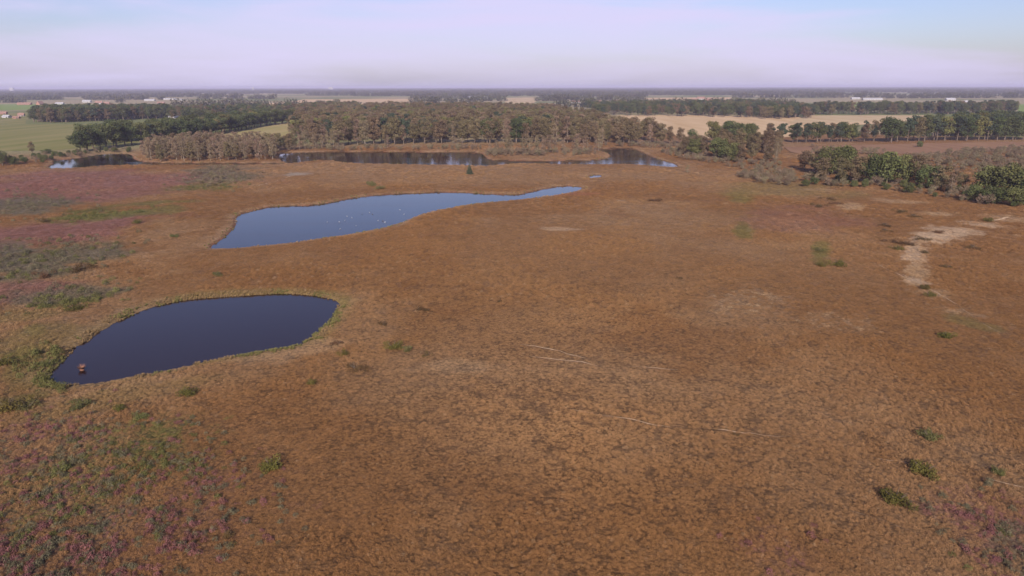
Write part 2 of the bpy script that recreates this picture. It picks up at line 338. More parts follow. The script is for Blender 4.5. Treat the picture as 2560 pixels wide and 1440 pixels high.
def sheet(name, P, z, mat, label=None):
    import bmesh
    bm = bmesh.new(); vs_ = [bm.verts.new((p[0], p[1], z)) for p in P]; f = bm.faces.new(vs_)
    bmesh.ops.triangulate(bm, faces=[f]); bm.normal_update()
    for f in bm.faces:
        if f.normal.z < 0: f.normal_flip()
    me = bpy.data.meshes.new(name); bm.to_mesh(me); bm.free(); me.materials.append(mat)
    o = bpy.data.objects.new(name, me); COL.objects.link(o); props(o, label, kind='structure'); return o
def grow(P, d):
    nx = np.roll(P, -1, 0) - np.roll(P, 1, 0); nrm = np.stack([nx[:, 1], -nx[:, 0]], 1); nrm /= np.linalg.norm(nrm, axis=1)[:, None] + 1e-9
    area = np.sum(P[:, 0] * np.roll(P[:, 1], -1) - np.roll(P[:, 0], -1) * P[:, 1])
    return P + nrm * (d if area > 0 else -d)
for nm, P, g, lb in (('near_pond', POND_NEAR, .8, 'dark oval pond nearest the camera'), ('middle_pond', POND_MID, .6, 'long blue pond in the middle of the heath'), ('far_pond', POND_FAR, .8, 'brown reflecting lake in front of the wood'),
                     ('side_pond', POND_LEFT, .6, 'small pale pond far left by the oak row'), ('puddle', POND_TINY, .4, 'tiny blue puddle right of the long pond')):
    sheet(nm, grow(P, g), 0.0, M_WATER, lb)

# farm fields
def fieldmat(name, c1, c2, ang_=0.0, sc=.05):
    m, t, b = newmat(name); geo = nd(t, 'ShaderNodeNewGeometry')
    mp = nd(t, 'ShaderNodeMapping'); mp.inputs['Rotation'].default_value = (0, 0, ang_); mp.inputs['Scale'].default_value = (sc, sc * .12, 1); t.links.new(geo.outputs['Position'], mp.inputs[0])
    n = nd(t, 'ShaderNodeTexNoise'); n.inputs['Scale'].default_value = 1; n.inputs['Detail'].default_value = 8; n.inputs['Roughness'].default_value = .6; t.links.new(mp.outputs[0], n.inputs['Vector'])
    r = nd(t, 'ShaderNodeMapRange'); r.inputs[1].default_value = .35; r.inputs[2].default_value = .65; t.links.new(n.outputs[0], r.inputs[0])
    mx = nd(t, 'ShaderNodeMix', data_type='RGBA'); mx.inputs['A'].default_value = (*c1, 1); mx.inputs['B'].default_value = (*c2, 1); t.links.new(r.outputs[0], mx.inputs['Factor']); t.links.new(mx.outputs['Result'], b.inputs['Base Color'])
    return m
FG = fieldmat('grass_field', (.17, .17, .045), (.26, .22, .085), 1.2); FT = fieldmat('stubble_field', (.50, .33, .17), (.60, .42, .24), 1.35); FO = fieldmat('straw_field', (.46, .31, .17), (.55, .42, .24), 1.5)
FB = fieldmat('bright_grass_field', (.17, .24, .05), (.24, .28, .08), 1.5); FR = fieldmat('red_heath_field', (.24, .13, .075), (.31, .18, .10), 1.5, .08); FY = fieldmat('dry_grass_field', (.32, .27, .10), (.42, .31, .15), .8)
zf = .88
for i, (P, mt, lb) in enumerate([
    ([(-260, 316), (60, 313), (300, 312), (430, 298), (520, 302), (560, 322), (420, 352), (180, 375), (140, 379), (-260, 386)], FG, 'green meadow left of the oak row'),
    ([(-260, 290), (70, 283), (64, 312), (-260, 314)], FG, 'grey green field by the farm'),
    ([(-260, 264), (120, 261), (300, 262), (60, 276), (-260, 282)], FB, 'pale field before the farmhouses'),
    ([(540, 338), (620, 322), (690, 310), (760, 304), (770, 330), (690, 352), (560, 356)], FY, 'dry grass field between oaks and the wood'),
    ([(1540, 290), (1700, 289), (2000, 294), (2020, 305), (2320, 300), (2300, 292), (2340, 300), (2100, 318), (1980, 345), (1700, 350), (1660, 320)], FT, 'golden stubble field behind the trees'),
    ([(2020, 290), (2310, 290), (2330, 302), (1960, 312)], FO, 'pale stubble field at the right'),
    ([(640, 264), (760, 258), (1028, 255), (1032, 248), (760, 249), (720, 256), (660, 259), (620, 268)], FT, 'orange far field left'),
    ([(640, 264), (760, 258.5), (1028, 255.5), (1030, 260), (760, 266), (660, 275)], FO, 'pale far field left'),
    ([(1265, 245), (1342, 244), (1345, 251), (1330, 262), (1262, 262)], FO, 'pale strip field in the far centre'),
    ([(1610, 245), (1830, 244), (1820, 250), (1700, 251), (1690, 262), (1660, 262), (1665, 249), (1610, 249)], FT, 'thin orange field far right of centre'),
    ([(2110, 257), (2230, 256), (2240, 270), (2100, 271)], FB, 'bright green meadow far right'),
    ([(2545, 262), (2700, 262), (2700, 292), (2545, 290)], FB, 'green meadow at the right edge'),
    ([(1960, 372), (2300, 362), (2700, 356), (2700, 376), (2440, 384), (2330, 390), (2180, 388), (2080, 386), (2010, 392), (1975, 384)], FR, 'reddish heath clearing before the tree row')]):
    sheet('field', GP(P) , zf + i * .02, mt, lb)
# pale sandy tracks
M_PATH = plain('sandy_track', (.52, .36, .22), scale=2, var=.3)
for P, wd in LW:
    T = []
    for a_, b_ in zip(P[:-1], P[1:]):
        k = max(2, int(np.linalg.norm(b_ - a_) / .8)); T += [a_ + (b_ - a_) * q / k for q in range(k)]
    T = np.array(T + [P[-1]]); T = T + np.stack([fbm(T[:, 0], T[:, 1], 3, 70) - .5, fbm(T[:, 0], T[:, 1], 3, 75) - .5], 1) * 1.2
    tn = np.gradient(T, axis=0); tn /= np.linalg.norm(tn, axis=1)[:, None] + 1e-9; nn = np.stack([-tn[:, 1], tn[:, 0]], 1)
    ww = (wd * (.03 + .75 * sstep(.38, .6, fbm(T[:, 0], T[:, 1], 5, 80))) * .5)[:, None]
    ends = np.minimum(np.arange(len(T)), np.arange(len(T))[::-1])[:, None]; ww = ww * np.clip(ends / 4, .05, 1)
    a_ = T + nn * ww; b_ = T - nn * ww
    za = height(a_[:, 0], a_[:, 1]) + .05; zb = height(b_[:, 0], b_[:, 1]) + .05
    V = np.concatenate([np.c_[a_, za], np.c_[b_, zb]]); k = len(T)
    o = mesh_obj('path', V, [(i, k + i, k + i + 1, i + 1) for i in range(k - 1)], M_PATH); props(o, 'thin pale sandy track worn into the heath', kind='structure')

# ------------------------------------------------------------------ vegetation meshes
def leaves(cent, nrm, size, rg, aspect=1.0):
    """random small quads round the given centres, roughly facing nrm"""
    n = len(cent)
    d = nrm + rg.normal(0, .75, (n, 3)); d /= np.linalg.norm(d, axis=1)[:, None] + 1e-9
    a = np.cross(d, rg.normal(0, 1, (n, 3))); a /= np.linalg.norm(a, axis=1)[:, None] + 1e-9
    b = np.cross(d, a); s = (size * rg.uniform(.6, 1.3, n))[:, None]
    p = np.stack([cent - a * s, cent - b * s * aspect, cent + a * s * .9, cent + b * s * aspect], 1)
    return p.reshape(-1, 3), np.arange(n * 4).reshape(n, 4)
def crown_mesh(name, mat, seed, n, clumps, leaf, link=False):
    """clumps: (x,y,z,rx,rz) blobs of foliage; leaves mostly near their surfaces"""
    rg = np.random.default_rng(seed); clumps = np.array(clumps); wgt = clumps[:, 3] ** 2; wgt /= wgt.sum()
    idx = rg.choice(len(clumps), n, p=wgt); c = clumps[idx]
    u = rg.normal(0, 1, (n, 3)); u /= np.linalg.norm(u, axis=1)[:, None]
    rr = rg.uniform(.35, 1.0, n) ** .5 * rg.uniform(.85, 1.12, n)
    P = c[:, :3] + u * rr[:, None] * np.stack([c[:, 3], c[:, 3], c[:, 4]], 1)
    V, F = leaves(P, u, leaf, rg)
    tone = rg.uniform(0, 1, len(clumps))[idx] * .55 + rg.uniform(0, 1, n) * .45
    return mesh_obj(name, V, F, mat, link=link, attrs={'leaf': ('FACE', 'FLOAT', tone.astype(np.float32))}).data
def tube(pts, rad, k=5):
    V = []; F = []
    pts = [np.array(p, float) for p in pts]
    for i, p in enumerate(pts):
        d = pts[min(i + 1, len(pts) - 1)] - pts[max(i - 1, 0)]; d /= np.linalg.norm(d) + 1e-9
        a = np.cross(d, [0.3, 1, .1]); a /= np.linalg.norm(a); b = np.cross(d, a)
        for j in range(k): V.append(p + (a * math.cos(j * 2 * math.pi / k) + b * math.sin(j * 2 * math.pi / k)) * rad[i])
    for i in range(len(pts) - 1):
        for j in range(k): F.append((i * k + j, i * k + (j + 1) % k, (i + 1) * k + (j + 1) % k, (i + 1) * k + j))
    F.append(tuple(range(k))[::-1]); F.append(tuple((len(pts) - 1) * k + j for j in range(k)))
    return V, F
def trunk_mesh(name, mat, seed, h, r, nb, spread, base=.35):
    rg = np.random.default_rng(seed); V = []; F = []
    def add(v, f):
        o = len(V); V.extend(v); F.extend([tuple(i + o for i in q) for q in f])
    bend = rg.normal(0, .02 * h, 2)
    tp = lambda t: np.array([bend[0] * t * t, bend[1] * t * t, h * t])
    add(*tube([tp(t) for t in (-.03, .1, .35, .65, .95)], [r * 1.35, r, r * .8, r * .5, r * .12], 6))
    for i in range(nb):
        t = rg.uniform(base, .85); a = rg.uniform(0, 6.28); l = spread * rg.uniform(.6, 1.1) * (1.15 - .6 * t)
        p = tp(t); q = p + np.array([math.cos(a) * l * .55, math.sin(a) * l * .55, l * .35]); e = p + np.array([math.cos(a + .2) * l, math.sin(a + .2) * l, l * .85])
        add(*tube([p, q, e], [r * .4 * (1.1 - t), r * .25 * (1.1 - t), r * .06], 4))
    return mesh_obj(name, np.array(V), F, mat, link=False, smooth=True).data
def blob_crown(seed, h0, h1, rad, k, flat=1.0):
    """clump layout filling an egg between h0 and h1"""
    rg = np.random.default_rng(seed); out = []
    for i in range(k):
        t = rg.uniform(0, 1); prof = math.sin(math.pi * (t * .8 + .14)) ** .6
        a = rg.uniform(0, 6.28); q = rad * prof * rg.uniform(.35, .85)
        cr_ = rad * rg.uniform(.26, .46)
        out.append((math.cos(a) * q, math.sin(a) * q, h0 + (h1 - h0) * t, cr_, cr_ * rg.uniform(.6, .9) * flat))
    out.append((0, 0, (h0 + h1) / 2, rad * .55, (h1 - h0) * .4))
    return out
# prototypes, height about 1 unit = real metres
SPEC = {}
def kind(key, mat, bark, h, rad, low, n, k, leaf, nb, tr, seeds=4, cat='tree', flat=1.0):
    pr = []
    for s in range(seeds):
        sd_ = hash_(key) + s * 17
        rg = np.random.default_rng(sd_)
        rr = rad * rg.uniform(.85, 1.15); ll = low * rg.uniform(.8, 1.2)
        cm = crown_mesh('crown', mat, sd_, n, blob_crown(sd_, ll + rr * .3, h - rr * .3, rr, k, flat), leaf)
        tm = trunk_mesh('trunk', bark, sd_ + 3, h * .93, tr, nb, rr * .95, max(.15, ll / h * .8))
        pr.append((cm, tm))
    SPEC[key] = dict(p=pr, h=h)
def hash_(s): return sum(ord(c) * (i + 3) for i, c in enumerate(s)) % 1000
kind('oak', M_OAK, M_BARK, 15, 5.6, 1.6, 3300, 28, .28, 9, .38)
kind('brown', M_BROWN, M_BARK, 15, 4.4, 2.0, 2900, 26, .24, 10, .26, 5)
kind('birch', M_BIRCH, M_BARKP, 12, 2.5, 1.0, 1700, 20, .155, 12, .13, 5)
kind('pine', M_DARKP, M_BARK, 16, 4.4, 4.6, 1500, 18, .33, 8, .26, 4)
kind('olive', M_YOLIVE, M_BARK, 14, 4.4, 2.4, 1500, 20, .32, 9, .28)
kind('bushtree', M_BUSHG, M_BARK, 10, 5.0, .5, 3800, 34, .24, 12, .22)
kind('scrub', M_SCRUB, M_BARK, 5, 2.2, .2, 700, 14, .15, 14, .07)
def cone_clumps(h, r):
    return [(0, 0, z, r * (1 - z / h) + .15, h * .09) for z in np.linspace(h * .08, h * .96, 12)]
SPEC['conifer'] = dict(p=[(crown_mesh('crown', M_DARKP, 5, 1500, cone_clumps(6, 1.9), .14), trunk_mesh('trunk', M_BARK, 8, 5.8, .12, 6, 1.2))], h=6)
def shrub_kind(key, mat, n, leaf, seeds=3):
    pr = []
    for s in range(seeds):
        rg = np.random.default_rng(500 + s + hash_(key))
        cl = [(rg.normal(0, .42), rg.normal(0, .42), rg.uniform(.15, .5), rg.uniform(.28, .5), rg.uniform(.2, .38)) for _ in range(12)]
        V = []; F = []
        for i in range(9):
            a_ = rg.uniform(0, 6.28); v, f = tube([(0, 0, -.05), (math.cos(a_) * .3, math.sin(a_) * .3, .35), (math.cos(a_) * .6, math.sin(a_) * .6, .72)], [.035, .02, .006], 4)
            o = len(V); V.extend(v); F.extend([tuple(q + o for q in g) for g in f])
        pr.append((crown_mesh('foliage', mat, 40 + s, n, cl, leaf), mesh_obj('stem', np.array(V), F, M_BARK, link=False).data))
    SPEC[key] = dict(p=pr, h=1.0)
shrub_kind('gshrub', M_SHRUBG, 1300, .045); shrub_kind('bshrub', M_HEDGE, 1100, .045); shrub_kind('oshrub', M_YOLIVE, 1300, .045)

def grow_tree(key, name, x, y, h, label, cat, group=None, wid=1.0, parts=('crown', 'trunk'), z=None):
    sp = SPEC[key]; cm, tm = random.choice(sp['p']); s = h / sp['h']
    z = float(height(np.array([x]), np.array([y]))[0]) if z is None else z
    e = empty(name, x, y, z - .05, random.uniform(0, 6.28)); e.scale = (s * wid, s * wid, s)
    props(e, label, cat, group)
    for nm, me in zip(parts, (cm, tm)):
        o = bpy.data.objects.new(nm, me); COL.objects.link(o); o.parent = e
    return e

# ------------------------------------------------------------------ geometry-nodes scatter for uncountable growth
def scatter(name, pts, rot, scl, idx, protos, col=None, label=None, tilt=None):
    coll = bpy.data.collections.new(name + '_kinds')
    for i, p in enumerate(protos): p.name = 'kind_%02d_%s' % (i, name); coll.objects.link(p)
    n = len(pts); order = None
    at = {'rot': ('POINT', 'FLOAT_VECTOR', np.stack([np.zeros(n) if tilt is None else tilt, np.zeros(n), rot], 1).astype(np.float32)), 'scl': ('POINT', 'FLOAT_VECTOR', np.asarray(scl, np.float32)), 'idx': ('POINT', 'INT', np.asarray(idx, np.int32))}
    if col is not None: at['col'] = ('POINT', 'FLOAT_COLOR', np.concatenate([col, np.ones((n, 1))], 1).astype(np.float32))
    o = mesh_obj(name, pts, [], None, attrs=at)
    g = bpy.data.node_groups.new(name, 'GeometryNodeTree')
    g.interface.new_socket('Geometry', in_out='INPUT', socket_type='NodeSocketGeometry'); g.interface.new_socket('Geometry', in_out='OUTPUT', socket_type='NodeSocketGeometry')
    gi = g.nodes.new('NodeGroupInput'); go = g.nodes.new('NodeGroupOutput'); iop = g.nodes.new('GeometryNodeInstanceOnPoints'); ci = g.nodes.new('GeometryNodeCollectionInfo')
    ci.inputs['Collection'].default_value = coll; ci.inputs['Separate Children'].default_value = True; ci.inputs['Reset Children'].default_value = True
    iop.inputs['Pick Instance'].default_value = True
    def na(nm, dt):
        q = g.nodes.new('GeometryNodeInputNamedAttribute'); q.data_type = dt; q.inputs['Name'].default_value = nm; return q.outputs['Attribute']
    g.links.new(gi.outputs[0], iop.inputs['Points']); g.links.new(ci.outputs[0], iop.inputs['Instance']); g.links.new(na('idx', 'INT'), iop.inputs['Instance Index'])
    g.links.new(na('rot', 'FLOAT_VECTOR'), iop.inputs['Rotation']); g.links.new(na('scl', 'FLOAT_VECTOR'), iop.inputs['Scale']); g.links.new(iop.outputs[0], go.inputs[0])
    md = o.modifiers.new('scatter', 'NODES'); md.node_group = g
    props(o, label, name.replace('_', ' '), kind='stuff')
    return o
def fill(P, spacing, seed=0):
    P = np.asarray(P); rg = np.random.default_rng(seed); lo = P.min(0); hi = P.max(0)
    n = int((hi - lo).prod() / spacing ** 2); p = rg.uniform(lo, hi, (n, 2)); return p[inside(P, p[:, 0], p[:, 1])]

# ---- heather, grass and low ground cover
def tuft_proto(seed, n, r_, h_, lf):
    rg = np.random.default_rng(seed); u = rg.normal(0, 1, (n, 3)); u /= np.linalg.norm(u, axis=1)[:, None]; u[:, 2] = np.abs(u[:, 2])
    lump = 1 + .25 * np.sin(u[:, 0] * 5 + seed) * np.cos(u[:, 1] * 4 - seed)
    P = u * np.array([r_, r_, h_]) * (rg.uniform(.65, 1.05, n) * lump)[:, None]
    V, F = leaves(P, u, lf, rg, .55)
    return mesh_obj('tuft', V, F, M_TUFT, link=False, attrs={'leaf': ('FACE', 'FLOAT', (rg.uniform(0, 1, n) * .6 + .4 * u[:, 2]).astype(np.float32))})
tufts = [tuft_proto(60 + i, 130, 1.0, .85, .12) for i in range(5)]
def fan_points(d0, d1, dens, seed, half=50):
    rg = np.random.default_rng(seed); a = math.radians(half); n = int(a * (d1 * d1 - d0 * d0) * dens)
    dd = np.sqrt(rg.uniform(d0 * d0, d1 * d1, n)); aa = rg.uniform(-a, a, n); return np.stack([dd * np.sin(aa), dd * np.cos(aa)], 1)
parts_ = []; sizes = []
for d0, d1, dens, sz, sdn in ((33, 75, 23.0, .165, 1), (75, 120, 12, .22, 2), (120, 200, 4.0, .35, 3), (200, 330, .9, .68, 4), (330, 480, .28, 1.0, 5)):
    p = fan_points(d0, d1, dens, sdn); parts_.append(p); sizes.append(np.full(len(p), sz))
TP = np.concatenate(parts_); TS = np.concatenate(sizes)
sd_ = pond_sd(TP[:, 0], TP[:, 1]); ld_ = line_d(TP[:, 0], TP[:, 1])
jit = np.clip(.45 * rng.uniform(0, 1, len(TP)) + 1.15 * fbm(TP[:, 0], TP[:, 1], 1.6, 77, 2) - .3, 0, 1)
tcol, tsand = heath_col(TP[:, 0], TP[:, 1], sd_, jit)
clump = fbm(TP[:, 0], TP[:, 1], 1.3, 90, 3)
keep = (sd_ > .35) & (ld_ > TS * .35) & (rng.uniform(0, 1, len(TP)) > tsand * 1.0) & (clump + rng.uniform(-.12, .12, len(TP)) > .33)
tr_ = np.hypot(TP[:, 0], TP[:, 1])
crack = np.abs(fbm(TP[:, 0], TP[:, 1], 2.4, 333, 3) - .5) < .022 * (1 - sstep(75, 150, tr_)) * (.4 + 1.2 * fbm(TP[:, 0], TP[:, 1], 14, 340, 2))
keep &= ~crack
TP, TS, sd_, tcol, jit = TP[keep], TS[keep], sd_[keep], tcol[keep], jit[keep]
rr = rng.uniform(0, 1, len(TP)); jv = rng.normal(1, .13, len(TP)).clip(.55, 1.6)
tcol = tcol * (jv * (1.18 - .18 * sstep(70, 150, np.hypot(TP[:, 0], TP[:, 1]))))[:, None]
pale = rr < .02; tcol[pale] = tcol[pale] * .4 + PALE * .6
rough = sstep(.40, .62, fbm(TP[:, 0], TP[:, 1], 24, 95, 3))        # some stretches are mown-smooth, others lumpy
hs_ = TS * rng.uniform(.55, 1.45, len(TP)); hz = hs_ * rng.uniform(.6, 1.3, len(TP)) * (.5 + .6 * rough) * (1 - .45 * sstep(110, 260, np.hypot(TP[:, 0], TP[:, 1]))) * np.clip(.35 + sd_ / 5, .4, 1)
TZ = height(TP[:, 0], TP[:, 1], sd_)
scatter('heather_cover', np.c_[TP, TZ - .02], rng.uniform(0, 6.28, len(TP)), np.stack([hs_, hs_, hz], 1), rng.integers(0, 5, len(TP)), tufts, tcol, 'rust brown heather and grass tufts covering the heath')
print('tufts', len(TP))
def clumps(name, zones, label, sz=(.22, .42)):
    P_ = []; C_ = []
    rg = np.random.default_rng(abs(hash_(name)))
    for (u, v, a, b, dens, cols) in zones:
        cc = G(u, v); rx = np.linalg.norm(G(u + a, v) - cc); n1 = np.linalg.norm(G(u, v - b) - cc); n2 = np.linalg.norm(G(u, v + b) - cc); rad = cc / np.linalg.norm(cc); side = np.array([rad[1], -rad[0]])
        n = int(4 * rx * max(n1, n2) * dens * 1.35); q = rg.uniform(-1.5, 1.5, (n * 2, 2)); w_ = np.exp(-(q ** 2).sum(1) * 1.3)
        q = q[rg.uniform(0, 1, len(q)) < w_]
        p = cc + side * (q[:, :1] * rx) + rad * (q[:, 1:] * np.where(q[:, 1:] > 0, n1, n2))
        k = fbm(p[:, 0], p[:, 1], 1.8, 410, 3) > .47; p = p[k]
        ci_ = np.clip((fbm(p[:, 0], p[:, 1], 2.2, 420, 2) * 1.9 - .45 + rg.uniform(-.15, .15, len(p))) * len(cols), 0, len(cols) - .01).astype(int)
        P_.append(p); C_.append(np.array(cols)[ci_] * rg.normal(1, .15, (len(p), 1)).clip(.6, 1.4))
    P_ = np.concatenate(P_); C_ = np.concatenate(C_); s_ = pond_sd(P_[:, 0], P_[:, 1]); k = s_ > .8; P_, C_, s_ = P_[k], C_[k], s_[k]
    z = height(P_[:, 0], P_[:, 1], s_); sc = rg.uniform(*sz, len(P_)); print(name, len(P_))
    scatter(name, np.c_[P_, z], rg.uniform(0, 6.28, len(P_)), np.stack([sc, sc, sc * rg.uniform(.9, 1.6, len(P_))], 1), rg.integers(0, 5, len(P_)), [tuft_proto(760 + i, 150, 1.0, .9, .13) for i in range(5)], C_, label)
hash_ = lambda s_: sum(ord(c) * (i + 3) for i, c in enumerate(s_)) % 1000
_M = (.205, .088, .082); _G = (.140, .122, .072); _O = (.125, .12, .04)
clumps('heather_clumps', [(170, 1260, 260, 190, 2.6, [_G, _M, _O, _G]), (60, 1400, 280, 130, 3.0, [_G, _M, _G]), (350, 1380, 260, 110, 2.4, [_M, _G]), (90, 1120, 130, 70, 1.6, [_M, _G]), (350, 1170, 140, 90, 1.6, [_O, _G, _O]), (540, 1280, 130, 120, .8, [_M, _G]),
    (2480, 1330, 130, 90, 1.6, [_M, _G]), (2550, 1410, 110, 70, 2.4, [_G, _M, _O]), (1960, 1370, 110, 80, .4, [_M])], 'mauve and grey green heather clumps in the lower corners')
clumps('grey_heather', [(110, 655, 170, 44, .5, [_G, _G, _O]), (160, 745, 120, 26, .6, [_G, _O]), (60, 515, 120, 32, .16, [_G]), (550, 448, 80, 24, .14, [_G]), (250, 550, 100, 10, .5, [_O]), (200, 765, 80, 12, .9, [_O]), (120, 920, 50, 60, .9, [_O]), (520, 470, 70, 10, .3, [_O])], 'grey green heather patches on the left of the heath', (.4, .85))

def blade_proto(seed):
    rg = np.random.default_rng(seed); n = 46; a_ = rg.uniform(0, 6.28, n); l_ = rg.uniform(.6, 1.1, n); ln = rg.uniform(.1, .75, n)
    b0 = np.stack([np.cos(a_), np.sin(a_), 0 * a_], 1) * rg.uniform(0, .28, (n, 1)); tip = b0 + np.stack([np.cos(a_) * ln * l_, np.sin(a_) * ln * l_, l_ * (1 - ln * .4)], 1)
    sd2 = np.stack([-np.sin(a_), np.cos(a_), 0 * a_], 1) * .06
    return mesh_obj('sedge', np.stack([b0 - sd2, b0 + sd2, tip], 1).reshape(-1, 3), np.arange(3 * n).reshape(n, 3), M_TUFT, link=False, attrs={'leaf': ('FACE', 'FLOAT', rg.uniform(.2, 1, n).astype(np.float32))})
sp_ = []
for P, dn, w_ in ((POND_NEAR, 22, 1.1), (POND_MID, 3.5, 1.6), (POND_FAR, 1.6, 3.0), (POND_LEFT, 1.5, 3.0), (POND_TINY, 3, 1)):
    for a_, b_ in zip(P, np.roll(P, -1, 0)):
        k = rng.poisson(np.linalg.norm(b_ - a_) * dn); q = a_ + (b_ - a_) * rng.uniform(0, 1, (k, 1)); sp_.append(q + rng.normal(0, w_, (k, 2)))
sp_ = np.concatenate(sp_); s2 = pond_sd(sp_[:, 0], sp_[:, 1]); k = (s2 > -.45) & (s2 < 2.2) & (fbm(sp_[:, 0], sp_[:, 1], 4.5, 520, 3) > .44); sp_ = sp_[k]; s2 = s2[k]
cw = fbm(sp_[:, 0], sp_[:, 1], 6, 530, 2)[:, None]; sc_ = np.where(cw > .5, np.array([.19, .17, .06]), np.array([.29, .195, .095])) * rng.normal(1, .15, (len(sp_), 1)).clip(.6, 1.4)
hh = rng.uniform(.2, .5, len(sp_)) * (1 + .4 * sstep(120, 350, sp_[:, 1]))
scatter('shore_sedge', np.c_[sp_, np.maximum(height(sp_[:, 0], sp_[:, 1], s2), -.1)], rng.uniform(0, 6.28, len(sp_)), np.stack([hh, hh, hh], 1), rng.integers(0, 4, len(sp_)), [blade_proto(900 + i) for i in range(4)], sc_, 'tan and olive sedge fringing the ponds')
print('sedge', len(sp_))

# ------------------------------------------------------------------ trees
def along(px, spacing, jitter, rows=1, rowgap=6, seed=0):
    P = GP(px); rg = np.random.default_rng(seed); out = []
    for k in range(rows):
        for a_, b_ in zip(P[:-1], P[1:]):
            l = np.linalg.norm(b_ - a_); n = max(1, int(l / spacing)); d = (b_ - a_) / l
            for i in range(n):
                q = a_ + d * (i + .5) * l / n; rad = q / np.linalg.norm(q); out.append(q + rg.normal(0, jitter, 2) + rad * rowgap * k)
    return np.array(out)
ONES = 'first second third fourth fifth sixth seventh eighth ninth tenth eleventh twelfth thirteenth fourteenth fifteenth sixteenth seventeenth eighteenth nineteenth'.split()
def ordinal(i):
    if i < 19: return ONES[i]
    tn = {2: ('twentieth', 'twenty-'), 3: ('thirtieth', 'thirty-'), 4: ('fortieth', 'forty-'), 5: ('fiftieth', 'fifty-')}[(i + 1) // 10]
    return tn[0] if (i + 1) % 10 == 0 else tn[1] + ONES[(i + 1) % 10 - 1]
def plant(pts, mix, hr, label, group, name, cat='tree', wid=(.85, 1.15)):
    rows_ = 1 if '@' not in label else int(label[-1]); per = max(1, len(pts) // rows_); label = label.split('@')[0]
    ok_ = pond_sd(pts[:, 0], pts[:, 1]) >= .5; rank = {}
    for rw in range(rows_):
        ids = [i for i in range(rw * per, len(pts) if rw == rows_ - 1 else (rw + 1) * per) if ok_[i]]
        for q, i in enumerate(sorted(ids, key=lambda i: pts[i][0] / pts[i][1])): rank[i] = (q, rw)
    for i_, p in enumerate(pts):
        if not ok_[i_]: continue
        q_, rw_ = rank[i_]; line_ = '' if rows_ == 1 else ('front line, ' if rw_ == 0 else 'second line, ')
        k = random.choices([m_[0] for m_ in mix], [m_[1] for m_ in mix])[0]
        nm, lb = NAMES[k]
        grow_tree(k, nm, p[0], p[1], random.uniform(*hr) * (1.0 if k != 'scrub' else .45), label.replace('#', lb).replace('%', ordinal(q_) + ' from left').replace('~', line_), cat, group, random.uniform(*wid))
NAMES = {'oak': ('oak_tree', 'dark green rounded oak'), 'brown': ('deciduous_tree', 'olive brown broadleaf tree'), 'birch': ('birch_tree', 'thin grey brown birch'), 'pine': ('pine_tree', 'dark tall pine'),
         'olive': ('broadleaf_tree', 'yellowish green broadleaf tree'), 'bushtree': ('bushy_tree', 'bushy mid green tree'), 'scrub': ('scrub_bush', 'low grey brown bush')}
# oak row on the left
plant(along([(185, 385), (300, 369), (430, 356), (560, 335), (650, 318), (740, 306)], 8, 1.5, 1, seed=1), [('oak', 8), ('olive', 1), ('pine', 1)], (14, 18), '#, % in the row beside the meadow', 'oak row by the left meadow', 'oak_tree', wid=(1, 1.3))
plant(along([(200, 378), (330, 362), (500, 340), (700, 304)], 22, 2.5, 1, seed=2), [('oak', 5), ('brown', 3)], (14, 17), '#, % behind the meadow oak row', 'back of the oak row by the left meadow', 'oak_tree')
# birch thicket left of the lake
plant(along([(335, 407), (450, 406), (600, 405), (700, 401)], 4.6, 1.3, 3, 9, seed=3), [('birch', 9), ('brown', 1)], (9, 13), '# in the bare thicket left of the brown lake', 'birch thicket left of the lake', 'birch_tree')
plant(along([(690, 380), (760, 376), (850, 373)], 4.5, 1.0, 2, 6, seed=4), [('birch', 6), ('brown', 3)], (9, 13), '#, % in ~left lake end@2', 'trees at the left end of the lake', 'birch_tree')
# wood behind the lake, front rows
plant(along([(780, 370), (900, 366), (1050, 362), (1200, 361)], 6.5, 1.5, 2, 10, seed=5), [('brown', 7), ('birch', 2), ('pine', 1)], (14, 20), '#, % in ~left wood edge@2', 'left half of the front of the wood', 'deciduous_tree')
plant(along([(1200, 361), (1350, 361), (1500, 361), (1660, 363)], 6.5, 1.5, 2, 10, seed=6), [('brown', 7), ('oak', 1.2), ('birch', 2)], (13, 20), '#, % in ~right wood edge@2', 'right half of the front of the wood', 'deciduous_tree')
plant(along([(940, 358), (1110, 355)], 8, 1.5, 2, 9, seed=7), [('pine', 1)], (15, 18), '#, % in ~dark wood stand@2', 'dark pine stand in the wood', 'pine_tree')
# alder fringe on the spit
plant(along([(1215, 388), (1350, 387), (1500, 381)], 4.6, 1.0, 2, 6, seed=8), [('birch', 5), ('scrub', 2)], (8, 12), '#, % in ~lake spit thicket@2', 'thicket on the lake spit', 'birch_tree')
plant(along([(720, 377), (950, 374), (1200, 377)], 9, 1.2, 1, seed=9), [('scrub', 3), ('birch', 1)], (6, 10), '#, % on the far lake shore', 'bushes on the far lake shore', 'scrub_bush')
